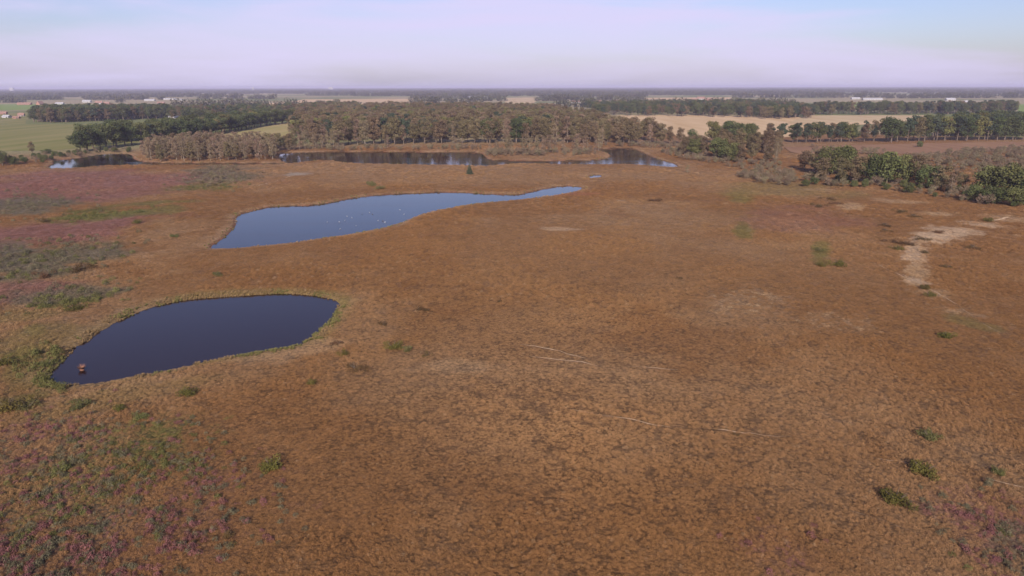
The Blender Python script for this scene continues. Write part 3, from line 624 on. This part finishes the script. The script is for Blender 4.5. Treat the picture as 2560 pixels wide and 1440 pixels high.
# right tree row
plant(along([(1665, 362), (1745, 362)], 7, 1.5, 1, seed=10), [('brown', 3), ('oak', 1)], (11, 14), '#, % right of the wood edge', 'trees right of the wood', 'deciduous_tree')
plant(along([(1765, 361), (1890, 362)], 7, 1.5, 2, 7, seed=11), [('oak', 6), ('olive', 2)], (14, 17), '#, % in ~clump below stubble@2', 'dark clump left in the right row', 'oak_tree')
plant(along([(1905, 361), (2030, 360), (2200, 358)], 7.5, 1.2, 2, 8, seed=12), [('oak', 3), ('brown', 3), ('pine', 3), ('olive', 2)], (12, 16), '#, % in ~right row middle@2', 'middle of the right tree row', 'oak_tree')
plant(along([(2200, 358), (2400, 355), (2600, 353)], 7.5, 1.2, 2, 8, seed=13), [('oak', 5), ('pine', 4), ('olive', 2), ('brown', 1)], (16, 20), '#, % in ~right row end@2', 'right end of the tree row', 'oak_tree')
# brown trees right of the lake
plant(along([(1700, 384), (1760, 397), (1850, 408), (1960, 411)], 6, 2.0, 2, 9, seed=14), [('brown', 6), ('birch', 2), ('bushtree', 2), ('scrub', 2)], (9, 13), '#, % in ~belt beside lake@2', 'brown belt right of the lake', 'deciduous_tree')
plant(along([(1800, 385), (1950, 392)], 7, 2.5, 2, 9, seed=15), [('brown', 6), ('olive', 1)], (11, 15), '#, % in ~belt back@2', 'back of the brown belt', 'deciduous_tree')
# thickets on the right
def big(pts):
    for (u, v, k, h, wd, lb) in pts:
        p = G(u, v); grow_tree(k, NAMES[k][0], p[0], p[1], h, lb, 'tree', None, wd)
big([(2010, 428, 'brown', 10, 1.4, 'low brown tree starting the thicket left of the green clumps'), (2035, 436, 'brown', 12.5, 1.2, 'round brown tree behind the dark hollow right of the bare gap'), (2070, 440, 'bushtree', 14, 1.0, 'green topped bushy tree in the brown thicket'), (2105, 440, 'bushtree', 14, .95, 'bushy green tree, right one of the brown thicket pair'),
     (2055, 456, 'brown', 10.5, 1.3, 'low brown tree in front of the thicket'), (2100, 462, 'brown', 11, 1.3, 'spreading brown tree at the foot of the thicket'), (2140, 462, 'brown', 12.5, 1.2, 'brown tree touching the left side of the big green clump'),
     (2178, 463, 'bushtree', 13, 1.05, 'dark green tree at the left of the big green clump'), (2215, 466, 'bushtree', 14, 1.1, 'tallest green tree in the big round clump'), (2255, 467, 'bushtree', 12.5, 1.0, 'green tree at the right of the big round clump'), (2200, 448, 'brown', 12, 1.1, 'brown crowned tree behind the big green clump'),
     (2290, 470, 'brown', 12.5, 1.2, 'brown tree right of the big green clump'), (2320, 478, 'bushtree', 10, 1.1, 'smaller green tree between the two large clumps'), (2350, 482, 'brown', 11, 1.3, 'bare brown tree between the two large clumps'), (2270, 488, 'bushtree', 4.5, 1.0, 'short green bush tree at the front of the big clump'),
     (2375, 490, 'birch', 8, 1.4, 'thin bare tree left of the right edge clump'), (2400, 478, 'brown', 7, 1.2, 'low brown tree before the sandy gap'),
     (2462, 490, 'bushtree', 11, 1.1, 'tall green tree at the left of the right edge clump'), (2505, 496, 'bushtree', 12.5, 1.15, 'biggest green tree in the right edge clump'), (2552, 500, 'bushtree', 11, 1.1, 'green tree cut by the right picture edge'),
     (2430, 508, 'bushtree', 6, 1.2, 'small green tree at the foot of the right edge clump'), (2480, 518, 'bushtree', 6.5, 1.3, 'light green low tree in front of the right edge clump'), (2535, 524, 'bushtree', 6.5, 1.3, 'front green tree at the right picture edge'), (2590, 520, 'bushtree', 11, 1.1, 'bushy tree just past the right edge'),
     (2385, 468, 'brown', 6, 1.1, 'small brown tree behind the sandy gap'),
     (8, 418, 'oak', 9, 1.0, 'dark bushy oak at the far left edge by the pale pond'), (-30, 418, 'oak', 10, 1.0, 'dark oak just past the left edge'), (34, 416, 'bushtree', 5, 1.2, 'low green tree beside the left edge oak'), (82, 388, 'brown', 8, .9, 'lone brown tree on the left meadow edge'), (118, 388, 'bushtree', 3.2, 2.0, 'low dark hedge bush behind the pale pond'), (62, 410, 'bushtree', 3.2, 1.4, 'small green bush left of the pale pond'),
     (1855, 372, 'olive', 13, .8, 'yellow green tree behind the brown belt'), (2298, 372, 'bushtree', 4.5, 1.0, 'single round green tree on the red clearing'), (2030, 372, 'scrub', 3, 1.4, 'low brown bush at the left of the red clearing')])
p = G(1174, 441); grow_tree('conifer', 'conifer', p[0], p[1], 5.6, 'lone dark conifer standing on the heath before the lake', 'tree', None, 1.0)
p = G(1718, 434); grow_tree('birch', 'birch_tree', p[0], p[1], 4.2, 'lone small pale birch right of the lake end', 'tree', None, 1.3)

# shrubs on the open heath
SH = [(2306, 1180, 'gshrub', 1.5, 1.5, 'round green bush crossed by a pale track, lower right'), (2236, 1250, 'gshrub', 1.4, 1.6, 'dark olive bush below the tracked one, lower right'), (680, 1160, 'gshrub', 1.3, 1.5, 'lone green bush below the dark pond'), (475, 985, 'gshrub', 1.1, 1.7, 'round green bush near the pond tip, on tan grass'),
      (197, 1015, 'oshrub', 1.0, 2.2, 'flat olive bush below the left end of the dark pond'), (302, 1020, 'gshrub', .9, 1.3, 'small green bush between two olive ones below the pond'), (352, 1040, 'oshrub', .9, 1.8, 'olive bush lowest of the three below the pond'), (18, 1022, 'gshrub', 1.5, 1.8, 'dark green bush at the left edge'), (66, 1018, 'oshrub', 1.0, 2.2, 'olive bush beside the left edge bush'),
      (8, 910, 'gshrub', 1.2, 1.7, 'green bush at the left edge level with the pond'), (858, 886, 'gshrub', 1.1, 1.1, 'upright grey green bush right of the dark pond'), (985, 864, 'gshrub', 1.1, 2.0, 'wide green bush, left half of the pair right of the pond'), (1016, 872, 'oshrub', 1.0, 1.4, 'olive bush, right half of the pair right of the pond'), (890, 918, 'bshrub', 1.0, 2.1, 'dark brown bush below the upright green one'),
      (776, 958, 'gshrub', 1.0, .9, 'small thin green bush on the tan slope below the pond'), (958, 810, 'bshrub', .8, 1.3, 'small dark brown bush right of the pond'), (845, 858, 'bshrub', .7, 1.6, 'little brown bush by the pond corner'), (1048, 772, 'bshrub', .8, 1.8, 'flat brown bush upper right of the pond'), (1068, 774, 'bshrub', .7, 1.4, 'smaller brown bush next to the flat one'), (1067, 885, 'bshrub', .8, 1.2, 'brown bush right of the green pair'),
      (2368, 842, 'gshrub', 1.2, 1.6, 'small green bush alone on the right slope'), (2328, 1100, 'oshrub', 1.1, 1.7, 'olive bush above the tracked one, lower right'), (2325, 738, 'gshrub', 1.2, 1.2, 'green bush at the lower end of the sandy strip'), (2312, 720, 'gshrub', 1.2, 1.3, 'grey green bush on the sandy strip'), (2246, 624, 'gshrub', 1.3, 1.6, 'green bush left of the bare sand'), (2092, 664, 'gshrub', 1.5, 1.9, 'larger light green bush on the right slope'),
      (2056, 668, 'gshrub', 1.3, 1.4, 'green bush left of the larger one on the slope'), (2048, 634, 'oshrub', 1.2, 1.6, 'olive bush above the pair on the slope'), (2470, 556, 'gshrub', 1.5, 1.5, 'green bush above the sand near the tree clump'), (2435, 618, 'bshrub', 1.1, 2.1, 'dark bush alone right of the sand'), (2305, 600, 'bshrub', 1.2, 2.0, 'dark bush standing on the bare sand'), (2287, 545, 'bshrub', 1.2, 2.3, 'dark bush between the sand and the thicket'),
      (2250, 532, 'bshrub', 1.2, 2.2, 'dark bush nearest the thicket, above the sand'), (2214, 565, 'bshrub', 1.1, 2.2, 'dark bush left of the sand, upper one'), (2216, 578, 'bshrub', 1.0, 2.1, 'dark bush left of the sand, lower one'), (2234, 606, 'bshrub', 1.1, 2.2, 'dark bush at the left rim of the sand'), (2272, 612, 'bshrub', 1.3, 2.2, 'wide dark bush at the centre rim of the sand'), (2313, 632, 'bshrub', 1.0, 1.4, 'dark bush in the lower part of the sand'),
      (2344, 582, 'bshrub', 1.0, 2.0, 'dark bush at the upper sand edge'), (2076, 500, 'bshrub', 1.3, 2.4, 'dark bush below the left thicket'), (2094, 512, 'bshrub', 1.2, 2.0, 'dark bush just under the one below the thicket'), (2048, 518, 'bshrub', 1.1, 2.6, 'dark flat bush left of the pale scrape'), (2368, 668, 'bshrub', .9, 1.5, 'small dark bush below the bare sand'),
      (930, 462, 'oshrub', 2.4, 1.5, 'grey green bush on the heath behind the long pond'), (950, 472, 'oshrub', 1.8, 1.6, 'lower bush beside the one behind the long pond'), (200, 672, 'bshrub', 1.5, 2.4, 'dark bush in the grey patch at the left'), (112, 692, 'bshrub', 1.6, 1.4, 'round dark bush at the edge of the grey patch'), (112, 558, 'bshrub', 1.4, 2.2, 'dark bush upper left'), (440, 592, 'oshrub', 1.2, 1.6, 'olive bush left of the long pond'),
      (545, 685, 'oshrub', 1.2, 1.4, 'grey green bush between the two ponds'), (342, 562, 'gshrub', 1.4, 1.6, 'bright green bush at the end of the green strip'), (115, 905, 'oshrub', .9, 1.8, 'olive bush on the pond bank, left'), (190, 770, 'gshrub', 1.1, 2.8, 'long green bush under the grey patch'), (2500, 1188, 'oshrub', .9, 1.2, 'small olive bush near the right edge track'), (1840, 1088, 'bshrub', .5, 1.1, 'tiny brown bush on the central slope'), (1248, 750, 'bshrub', .7, .9, 'tiny dark bush in the centre of the heath'), (1635, 502, 'bshrub', 1.2, 2.4, 'brown flat bush right of the long pond'), (1700, 700, 'bshrub', .6, 1.5, 'small brown bush on the right central slope'), (570, 1330, 'bshrub', .7, 1.2, 'dark bush in the mauve patch, lower left'), (150, 1170, 'oshrub', .9, 1.5, 'grey green bush in the mauve patch, lower left')]
for (u, v, k, h, wd, lb) in SH:
    h *= 1.15; wd *= .66
    p = G(u, v, .8); grow_tree(k, 'heath_shrub', p[0], p[1], h, lb, 'shrub', None, wd, ('foliage', 'stem'))

# ---- woods that read as one mass
def protos_of(keys, dec=1):
    out = []
    for k in keys:
        for cm, tm in SPEC[k]['p'][:3]:
            V = []; F = []
            me = bpy.data.meshes.new('wood_tree')
            import bmesh
            bm = bmesh.new(); bm.from_mesh(cm); n = len(bm.faces)
            bm.from_mesh(tm)
            bm.faces.ensure_lookup_table()
            for f in bm.faces[n:]: f.material_index = 1
            bm.to_mesh(me); bm.free(); me.materials.append(cm.materials[0]); me.materials.append(tm.materials[0])
            out.append(bpy.data.objects.new('wood_tree', me))
    return out
def wood(name, blocks, keys, label):
    pts = []; idx = []; sc = []
    kk = {k: i * 3 for i, k in enumerate(keys)}
    for j, (P, sp, mix, hr) in enumerate(blocks):
        p = fill(GP(P), sp, 200 + j); pts.append(p); ks = random.choices([a_ for a_, _ in mix], [b_ for _, b_ in mix], k=len(p))
        idx += [kk[k] + random.randrange(3) for k in ks]
        sc += [random.uniform(*hr) / SPEC[k]['h'] for k in ks]
    pts = np.concatenate(pts); sc = np.array(sc); idx = np.array(idx)
    k_ = pond_sd(pts[:, 0], pts[:, 1]) > 1.5; pts, sc, idx = pts[k_], sc[k_], idx[k_]
    z = height(pts[:, 0], pts[:, 1]); wv = rng.uniform(.9, 1.25, len(pts))
    print(name, len(pts))
    return scatter(name, np.c_[pts, z], rng.uniform(0, 6.28, len(pts)), np.stack([sc * wv, sc * wv, sc], 1), idx, protos_of(keys), None, label)
BR = [('brown', 8), ('olive', 1), ('birch', 1), ('pine', .5)]
wood('woodland', [
    ([(770, 356), (900, 352), (1200, 350), (1640, 355), (1600, 350), (1540, 340), (1470, 312), (1380, 290), (1200, 281), (950, 281), (830, 292), (760, 310), (720, 345)], 7.5, BR, (11, 19)),
    ([(70, 311), (415, 299), (425, 288), (110, 292)], 9, [('oak', 5), ('brown', 2), ('pine', 2)], (14, 19)),
    ([(200, 372), (420, 348), (700, 302), (690, 298), (420, 340), (200, 364)], 10, [('oak', 1)], (13, 17)),
    ([(350, 395), (700, 393), (690, 372), (480, 368), (390, 380)], 4.6, [('birch', 9), ('brown', 1)], (8, 12)),
    ([(730, 302), (850, 290), (900, 275), (740, 282)], 10, [('brown', 3), ('oak', 1)], (14, 18)),
    ([(2300, 347), (2600, 345), (2600, 322), (2420, 325)], 9, [('oak', 4), ('pine', 4), ('olive', 1)], (15, 19)),
    ([(1495, 290), (2030, 299), (2040, 284), (1900, 268), (1460, 274)], 15, [('oak', 5), ('pine', 3), ('brown', 2)], (13, 18)),
    ([(2030, 289), (2540, 287), (2540, 279), (2040, 281)], 14, [('oak', 3), ('pine', 3), ('brown', 2)], (15, 19)),
    ([(1900, 300), (2030, 299), (2030, 290), (1900, 290)], 13, [('brown', 4), ('oak', 1)], (13, 17)),
    ([(415, 300), (530, 300), (740, 288), (740, 278), (450, 284)], 14, [('oak', 3), ('brown', 3), ('pine', 1)], (11, 16)),
], ['brown', 'olive', 'birch', 'pine', 'oak'], 'brown and green woodland massed behind the lake and fields')

# scrub: low grey brown bushes merging together
wood('scrub_thicket', [
    ([(2230, 440), (2600, 440), (2600, 372), (2440, 380), (2330, 392), (2240, 400)], 5.0, [('scrub', 8), ('bshrubby', 0)][:1], (2.0, 4.2)),
    ([(1830, 440), (1900, 425), (1990, 440), (1990, 470), (1900, 462)], 3.6, [('scrub', 1)], (2, 4)),
    ([(2000, 470), (2120, 474), (2300, 490), (2420, 515), (2560, 532), (2560, 505), (2400, 480), (2200, 462), (2010, 445)], 5.0, [('scrub', 4), ('bushtree', 1)], (1.6, 4.2)),
    ([(1640, 384), (1700, 402), (1780, 412), (1850, 425), (1950, 430), (1950, 412), (1800, 405), (1700, 380)], 4.0, [('scrub', 1)], (1.6, 3.5)),
    ([(480, 430), (600, 418), (620, 450), (540, 478), (450, 462)], 4.2, [('scrub', 1)], (1.0, 2.2)),
    ([(1215, 394), (1500, 392), (1490, 384), (1215, 386)], 4.2, [('scrub', 1)], (2, 4.5)),
    ([(700, 379), (1200, 379), (1200, 374), (850, 373), (700, 376)], 6, [('scrub', 1)], (2, 4.5)),
    ([(1500, 372), (1660, 374), (1760, 385), (1740, 368), (1500, 366)], 5, [('scrub', 1)], (2.5, 5)),
    ([(0, 419), (90, 412), (330, 384), (330, 376), (90, 395), (0, 408)], 5, [('scrub', 3), ('bushtree', 1)], (1.5, 3.5)),
    ([(2010, 390), (2120, 392), (2230, 398), (2200, 380), (2020, 378)], 7, [('scrub', 1)], (2, 4)),
], ['scrub', 'bushtree'], 'low grey brown scrub at the foot of the trees')

# distant woods to the horizon
def far_proto(seed):
    rg = np.random.default_rng(seed); cl = []
    for i in range(9): cl.append((rg.uniform(-14, 14), rg.uniform(-5, 5), rg.uniform(6, 12), rg.uniform(3.4, 5.5), rg.uniform(3.5, 5.5)))
    for i in range(7): cl.append((rg.uniform(-14, 14), rg.uniform(-5, 5), 3, 4, 4))
    rg2 = crown_mesh('far_wood', M_FARLEAF, seed, 420, cl, 1.25)
    return bpy.data.objects.new('far_wood', rg2)
fp = [far_proto(800 + i) for i in range(5)]
pp = []; ss = []
d = 1450.0; rg = np.random.default_rng(99)
while d < 25000:
    big_ = 1.0 if d < 5000 else 1.5 if d < 9000 else 2.6
    step = 21 * big_; n = int(2 * .86 * d / step)
    x = np.linspace(-.86 * d, .86 * d, n) + rg.normal(0, 6, n); y = np.sqrt(np.maximum(d * d - 0 * x, 1)) + rg.normal(0, 12, n) * (d / 3000 + .4) + 60 * np.sin(x / 700 + d)
    thr = .60 if d < 2300 else .56 if d < 3400 else .45 if d < 5000 else .2
    k_ = fbm(x + d * 3, y * 2.5, 480 if d < 3500 else 900, 140, 3) > thr
    pp.append(np.stack([x[k_], y[k_]], 1)); ss.append(np.stack([np.full(k_.sum(), big_ * 1.05)] * 2 + [rg.uniform(.75, 1.25, k_.sum())], 1))
    d *= 1.055 if d < 5000 else 1.06
FPT = np.concatenate(pp); FS = np.concatenate(ss)
clear = np.ones(len(FPT), bool)
for P in ([(640, 268), (1035, 262), (1035, 246), (700, 246), (620, 262)], [(1262, 264), (1346, 264), (1346, 243), (1262, 243)], [(1610, 252), (1830, 252), (1830, 243), (1610, 243)], [(2100, 273), (2240, 273), (2240, 255), (2100, 255)], [(-200, 284), (300, 264), (300, 257), (-200, 259)], [(1655, 262), (1705, 262), (1705, 245), (1655, 245)]):
    clear &= ~inside(GP(P), FPT[:, 0], FPT[:, 1])
FPT = FPT[clear]; FS = FS[clear]
print('far', len(FPT))
scatter('distant_woodland', np.c_[FPT, np.full(len(FPT), .6)], rng.uniform(-.3, .3, len(FPT)), FS, rng.integers(0, 5, len(FPT)), fp, None, 'hazy dark woods reaching to the flat horizon')

# ------------------------------------------------------------------ farm buildings
M_ROOFR = plain('clay_tile_roof', (.28, .165, .13), scale=1); M_ROOFG = plain('grey_sheet_roof', (.38, .37, .38), scale=.5); M_WALLW = plain('white_render', (.42, .41, .40), var=.08); M_WALLB = plain('brick_wall', (.34, .18, .13)); M_GLASS = plain('window_glass', (.04, .05, .07), rough=.1, spec=.5)
def house(name, u, v, l, wd, hw, hr, rz, wall, roof, label, group=None):
    p = G(u, v); e = empty(name, p[0], p[1], .7, rz); props(e, label, 'building', group)
    x, y = l / 2, wd / 2
    mesh_obj('wall', [(-x, -y, 0), (x, -y, 0), (x, y, 0), (-x, y, 0), (-x, -y, hw), (x, -y, hw), (x, y, hw), (-x, y, hw), (-x, 0, hw + hr), (x, 0, hw + hr)], [(0, 1, 5, 4), (2, 3, 7, 6), (1, 2, 6, 9, 5), (3, 0, 4, 8, 7)], wall, e)
    o_ = .6; t_ = .3; k = hr / y
    V = []
    for z0 in (0, t_): V += [(-x - o_, -y - o_, hw - o_ * k + .05 + z0), (x + o_, -y - o_, hw - o_ * k + .05 + z0), (x + o_, 0, hw + hr + .05 + z0), (-x - o_, 0, hw + hr + .05 + z0), (x + o_, y + o_, hw - o_ * k + .05 + z0), (-x - o_, y + o_, hw - o_ * k + .05 + z0)]
    mesh_obj('roof', V, [(6, 7, 8, 9), (9, 8, 10, 11), (0, 3, 2, 1), (3, 5, 4, 2), (0, 1, 7, 6), (5, 11, 10, 4), (1, 2, 8, 7), (2, 4, 10, 8), (0, 6, 9, 3), (3, 9, 11, 5)], roof, e)
    n = max(2, int(l / 5))
    for i in range(n):
        cx = -x + (i + .5) * l / n
        if i == n // 2: mesh_obj('door', [(cx - .9, -y - .04, 0), (cx + .9, -y - .04, 0), (cx + .9, -y - .04, 2.3), (cx - .9, -y - .04, 2.3), (cx - .9, -y - .001, 0), (cx + .9, -y - .001, 0), (cx + .9, -y - .001, 2.3), (cx - .9, -y - .001, 2.3)], [(0, 1, 2, 3), (0, 3, 7, 4), (1, 5, 6, 2), (3, 2, 6, 7)], M_GLASS, e)
        else: mesh_obj('window', [(cx - .8, -y - .04, 1), (cx + .8, -y - .04, 1), (cx + .8, -y - .04, 2.2), (cx - .8, -y - .04, 2.2), (cx - .8, -y - .001, 1), (cx + .8, -y - .001, 1), (cx + .8, -y - .001, 2.2), (cx - .8, -y - .001, 2.2)], [(0, 1, 2, 3), (0, 3, 7, 4), (1, 5, 6, 2), (3, 2, 6, 7)], M_GLASS, e)
    return e
HS = [('farmhouse', 54, 292, 11, 8, 3, 4.5, .3, M_WALLW, M_ROOFR, 'red roofed farmhouse with pale gable at the far left'), ('barn', 18, 296, 16, 9, 3, 3, -.2, M_WALLW, M_ROOFG, 'grey roofed barn left of the red farmhouse'), ('barn', 42, 298, 12, 7, 2.6, 2.6, .1, M_WALLB, M_ROOFR, 'low red roofed shed before the farmhouse'), ('barn', 10, 287, 14, 8, 3, 3.5, .1, M_WALLB, M_ROOFR, 'red roofed barn behind the grey roofed one'),
           ('farmhouse', 101, 263, 22, 14, 5, 9, 1.4, M_WALLB, M_ROOFR, 'large gabled barn in the far red farm row'), ('barn', 62, 263, 50, 12, 4, 5, .05, M_WALLB, M_ROOFR, 'long red roofed barn left in the far farm row'), ('barn', 150, 262, 30, 10, 4, 4, .0, M_WALLW, M_ROOFG, 'pale barn right in the far farm row'), ('farmhouse', 248, 261, 26, 12, 5, 7, .2, M_WALLW, M_ROOFR, 'pale farmhouse with red roof beyond the left wood'), ('barn', 268, 261, 22, 10, 4, 5, 0, M_WALLB, M_ROOFR, 'red barn beside the pale farmhouse beyond the left wood'),
           ('barn', 218, 257, 34, 14, 6, 5, .1, M_WALLW, M_ROOFG, 'white walled barn beyond the left wood'), ('greenhouse', 425, 250, 60, 20, 6, 3, .0, M_WALLW, M_ROOFG, 'white greenhouse among trees left of centre'), ('barn', 450, 253, 40, 14, 6, 4, 0, M_WALLW, M_ROOFG, 'white shed next to the greenhouse'), ('barn', 375, 253, 50, 14, 5, 4, 0, M_WALLW, M_ROOFG, 'pale long shed left of the greenhouse'),
           ('cottage', 429, 298, 8, 6, 3, 2.5, .2, M_WALLW, M_ROOFG, 'small white cottage at the end of the left wood'), ('cottage', 442, 298, 10, 6, 3, 2.5, -.1, M_WALLW, M_ROOFG, 'white cottage right of the small one'), ('barn', 403, 261, 26, 12, 4, 5, .1, M_WALLB, M_ROOFR, 'red roofed barn above the left wood end'),
           ('barn', 1390, 248, 60, 20, 7, 5, .0, M_WALLW, M_ROOFG, 'white barn in the far centre right of the strip field'), ('barn', 1440, 258, 36, 12, 4, 5, .1, M_WALLW, M_ROOFR, 'pink roofed barn behind the wood top'), ('barn', 1495, 258, 24, 12, 4, 5, 0, M_WALLB, M_ROOFR, 'red barn behind the right top of the wood'), ('barn', 1570, 259, 30, 12, 4, 5, .05, M_WALLW, M_ROOFR, 'red roofed barn before the dark far trees'), ('silo_shed', 1618, 262, 10, 8, 10, 3, .1, M_WALLW, M_ROOFG, 'tall white shed standing among dark trees'),
           ('farmhouse', 1752, 250, 40, 16, 6, 8, .1, M_WALLW, M_ROOFR, 'farmhouse at the end of the orange strip'), ('barn', 1772, 252, 36, 14, 5, 6, -.1, M_WALLB, M_ROOFR, 'red barn beside the farmhouse by the orange strip'), ('barn', 1735, 253, 30, 12, 5, 6, .2, M_WALLB, M_ROOFR, 'red barn left of the farmhouse by the orange strip'),
           ('barn', 2138, 249, 40, 14, 6, 4, .0, M_WALLW, M_ROOFG, 'white shed above the bright green meadow'), ('barn', 2180, 251, 90, 16, 6, 4, .0, M_WALLW, M_ROOFG, 'very long pale shed above the bright green meadow'), ('barn', 2375, 252, 40, 14, 6, 5, .0, M_WALLW, M_ROOFG, 'white barn far right, left of a row'), ('barn', 2418, 259, 26, 12, 5, 5, .1, M_WALLW, M_ROOFG, 'grey roofed barn before the white one, far right'), ('barn', 2490, 259, 30, 10, 5, 4, .0, M_WALLW, M_ROOFG, 'white farm building far right among trees'), ('barn', 2530, 259, 30, 10, 5, 4, .0, M_WALLW, M_ROOFG, 'white farm building nearest the right edge'),
           ('barn', 1180, 246, 50, 14, 6, 5, .0, M_WALLW, M_ROOFG, 'pale barn left of the centre strip field'), ('barn', 1215, 246, 30, 14, 6, 5, .0, M_WALLW, M_ROOFG, 'pale barn nearest the centre strip field')]
for a_ in HS:
    a_ = list(a_)
    a_[3] *= .62; a_[4] *= .7; a_[5] *= .6; a_[6] *= .62
    house(*a_)
# white tower blocks on the horizon
def tower(u, dist, wd, h, label):
    p = G(u, 300); p = p / np.linalg.norm(p) * dist; e = empty('tower_block', p[0], p[1], .7); props(e, label, 'building')
    def box(nm, x0, x1, z0, z1, y0, y1, mt):
        mesh_obj(nm, [(x0, y0, z0), (x1, y0, z0), (x1, y1, z0), (x0, y1, z0), (x0, y0, z1), (x1, y0, z1), (x1, y1, z1), (x0, y1, z1)], [(0, 1, 5, 4), (1, 2, 6, 5), (2, 3, 7, 6), (3, 0, 4, 7), (4, 5, 6, 7), (0, 3, 2, 1)], mt, e)
    box('wall', -wd / 2, wd / 2, 0, h, -9, 9, M_WALLW); box('roof', -wd / 6, wd / 6, h, h + 1, -5, 5, M_ROOFG)
    for k in range(3): box('window', -wd / 2 + 3, wd / 2 - 3, h * (.75 - k * .2), h * (.75 - k * .2) + 2, -9.3, -9.01, M_GLASS)
tower(45, 9000, 40, 41.5, 'white building on the horizon at the far left'); tower(641, 9000, 16, 41, 'white building on the horizon left of centre'); tower(833, 9000, 50, 41.5, 'wide white building on the horizon above the orange field')

# ------------------------------------------------------------------ things on the water
M_STUMP = plain('reddish_peat', (.24, .12, .08), scale=4, var=.5); M_MOSS = plain('moss', (.12, .16, .06), scale=4)
p = G(205, 925); e = empty('tussock', p[0], p[1], 0); props(e, 'small reddish grass tussock standing in the dark pond', 'tussock')
rg = np.random.default_rng(4)
def lump(r_, h_, seed):
    rg = np.random.default_rng(seed); V = []; F = []; K = 12; J = 6
    for j in range(J):
        q = j / (J - 1) * math.pi / 2
        for i in range(K):
            a_ = i * 2 * math.pi / K; s = rg.uniform(.85, 1.15); V.append((math.cos(a_) * math.cos(q) * r_ * s, math.sin(a_) * math.cos(q) * r_ * s, math.sin(q) * h_ * s - .05))
    for j in range(J - 1):
        for i in range(K): F.append((j * K + i, j * K + (i + 1) % K, (j + 1) * K + (i + 1) % K, (j + 1) * K + i))
    return np.array(V), F
V, F = lump(.34, .32, 3); mesh_obj('peat_mound', V, F, M_STUMP, e)
V = []; F = []
n = 260; a_ = rg.uniform(0, 6.28, n); l_ = rg.uniform(.25, .6, n)
b0 = np.stack([np.cos(a_) * .22, np.sin(a_) * .22, np.full(n, .25)], 1) * rg.uniform(.3, 1, (n, 1)); tip = b0 + np.stack([np.cos(a_) * l_, np.sin(a_) * l_, l_ * rg.uniform(.3, 1.3, n)], 1)
sd2 = np.stack([-np.sin(a_), np.cos(a_), 0 * a_], 1) * .035
mesh_obj('grass_blades', np.stack([b0 - sd2, b0 + sd2, tip], 1).reshape(-1, 3), np.arange(3 * n).reshape(n, 3), M_YOLIVE if False else M_STUMP, e)

M_BIRDW = plain('white_feathers', (.34, .36, .40), var=.08); M_BIRDG = plain('brown_feathers', (.10, .08, .07)); M_BILL = plain('orange_bill', (.6, .25, .05))
def bird(x, y, rz, s, mat, label, group):
    e = empty('waterbird', x, y, 0, rz); e.scale = (s, s, s); props(e, label, 'bird', group)
    V, F = tube([(-.42, 0, .16), (-.30, 0, .12), (-.12, 0, .10), (.08, 0, .10), (.2, 0, .14), (.26, 0, .24), (.28, 0, .34), (.32, 0, .41), (.39, 0, .40), (.44, 0, .38)], [.015, .07, .14, .15, .11, .06, .045, .06, .045, .012], 10)
    mesh_obj('body', np.array(V), F, mat, e, smooth=True)
    V, F = tube([(.42, 0, .39), (.47, 0, .38), (.53, 0, .37)], [.02, .018, .006], 6); mesh_obj('bill', np.array(V), F, M_BILL, e)
rg = np.random.default_rng(12)
for (u, v, s, w_) in [(818, 556, 1.1, 1), (848, 555, 1, 1), (862, 552, 1, 1), (850, 573, 1.1, 1), (880, 545, 1, 1), (905, 536, 1, 0), (924, 532, 1.1, 1), (931, 536, 1, 0), (945, 552, 1, 1), (957, 553, 1.4, 0), (962, 556, 1.3, 1), (1000, 525, 1, 1), (1010, 536, 1, 1), (890, 565, 1, 1), (868, 541, 1, 1), ]:
    p = G(u, v); bird(p[0], p[1], rg.uniform(0, 6.28), s * .6, M_BIRDW if w_ else M_BIRDG, 'tiny white waterbird floating on the long blue pond' if w_ else 'dark waterbird floating on the long blue pond', 'white birds on the long pond' if w_ else 'dark birds on the long pond')

# ------------------------------------------------------------------ haze
HZ = 27500.0
m = bpy.data.materials.new('haze_air'); m.use_nodes = True; t = m.node_tree; t.nodes.clear()
o_ = t.nodes.new('ShaderNodeOutputMaterial'); pv = t.nodes.new('ShaderNodeVolumePrincipled'); pv.inputs['Color'].default_value = (.70, .67, .93, 1); pv.inputs['Density'].default_value = 1.1e-4; pv.inputs['Anisotropy'].default_value = 0.0
t.links.new(pv.outputs[0], o_.inputs['Volume'])
x0, x1, y0, y1, z0, z1 = -HZ, HZ, -HZ * .25, HZ, -2.5, 57.0
hz = mesh_obj('haze', [(x0, y0, z0), (x1, y0, z0), (x1, y1, z0), (x0, y1, z0), (x0, y0, z1), (x1, y0, z1), (x1, y1, z1), (x0, y1, z1)], [(0, 1, 5, 4), (1, 2, 6, 5), (2, 3, 7, 6), (3, 0, 4, 7), (4, 5, 6, 7), (0, 3, 2, 1)], m)
props(hz, 'thin blue haze over the distant land', kind='stuff')
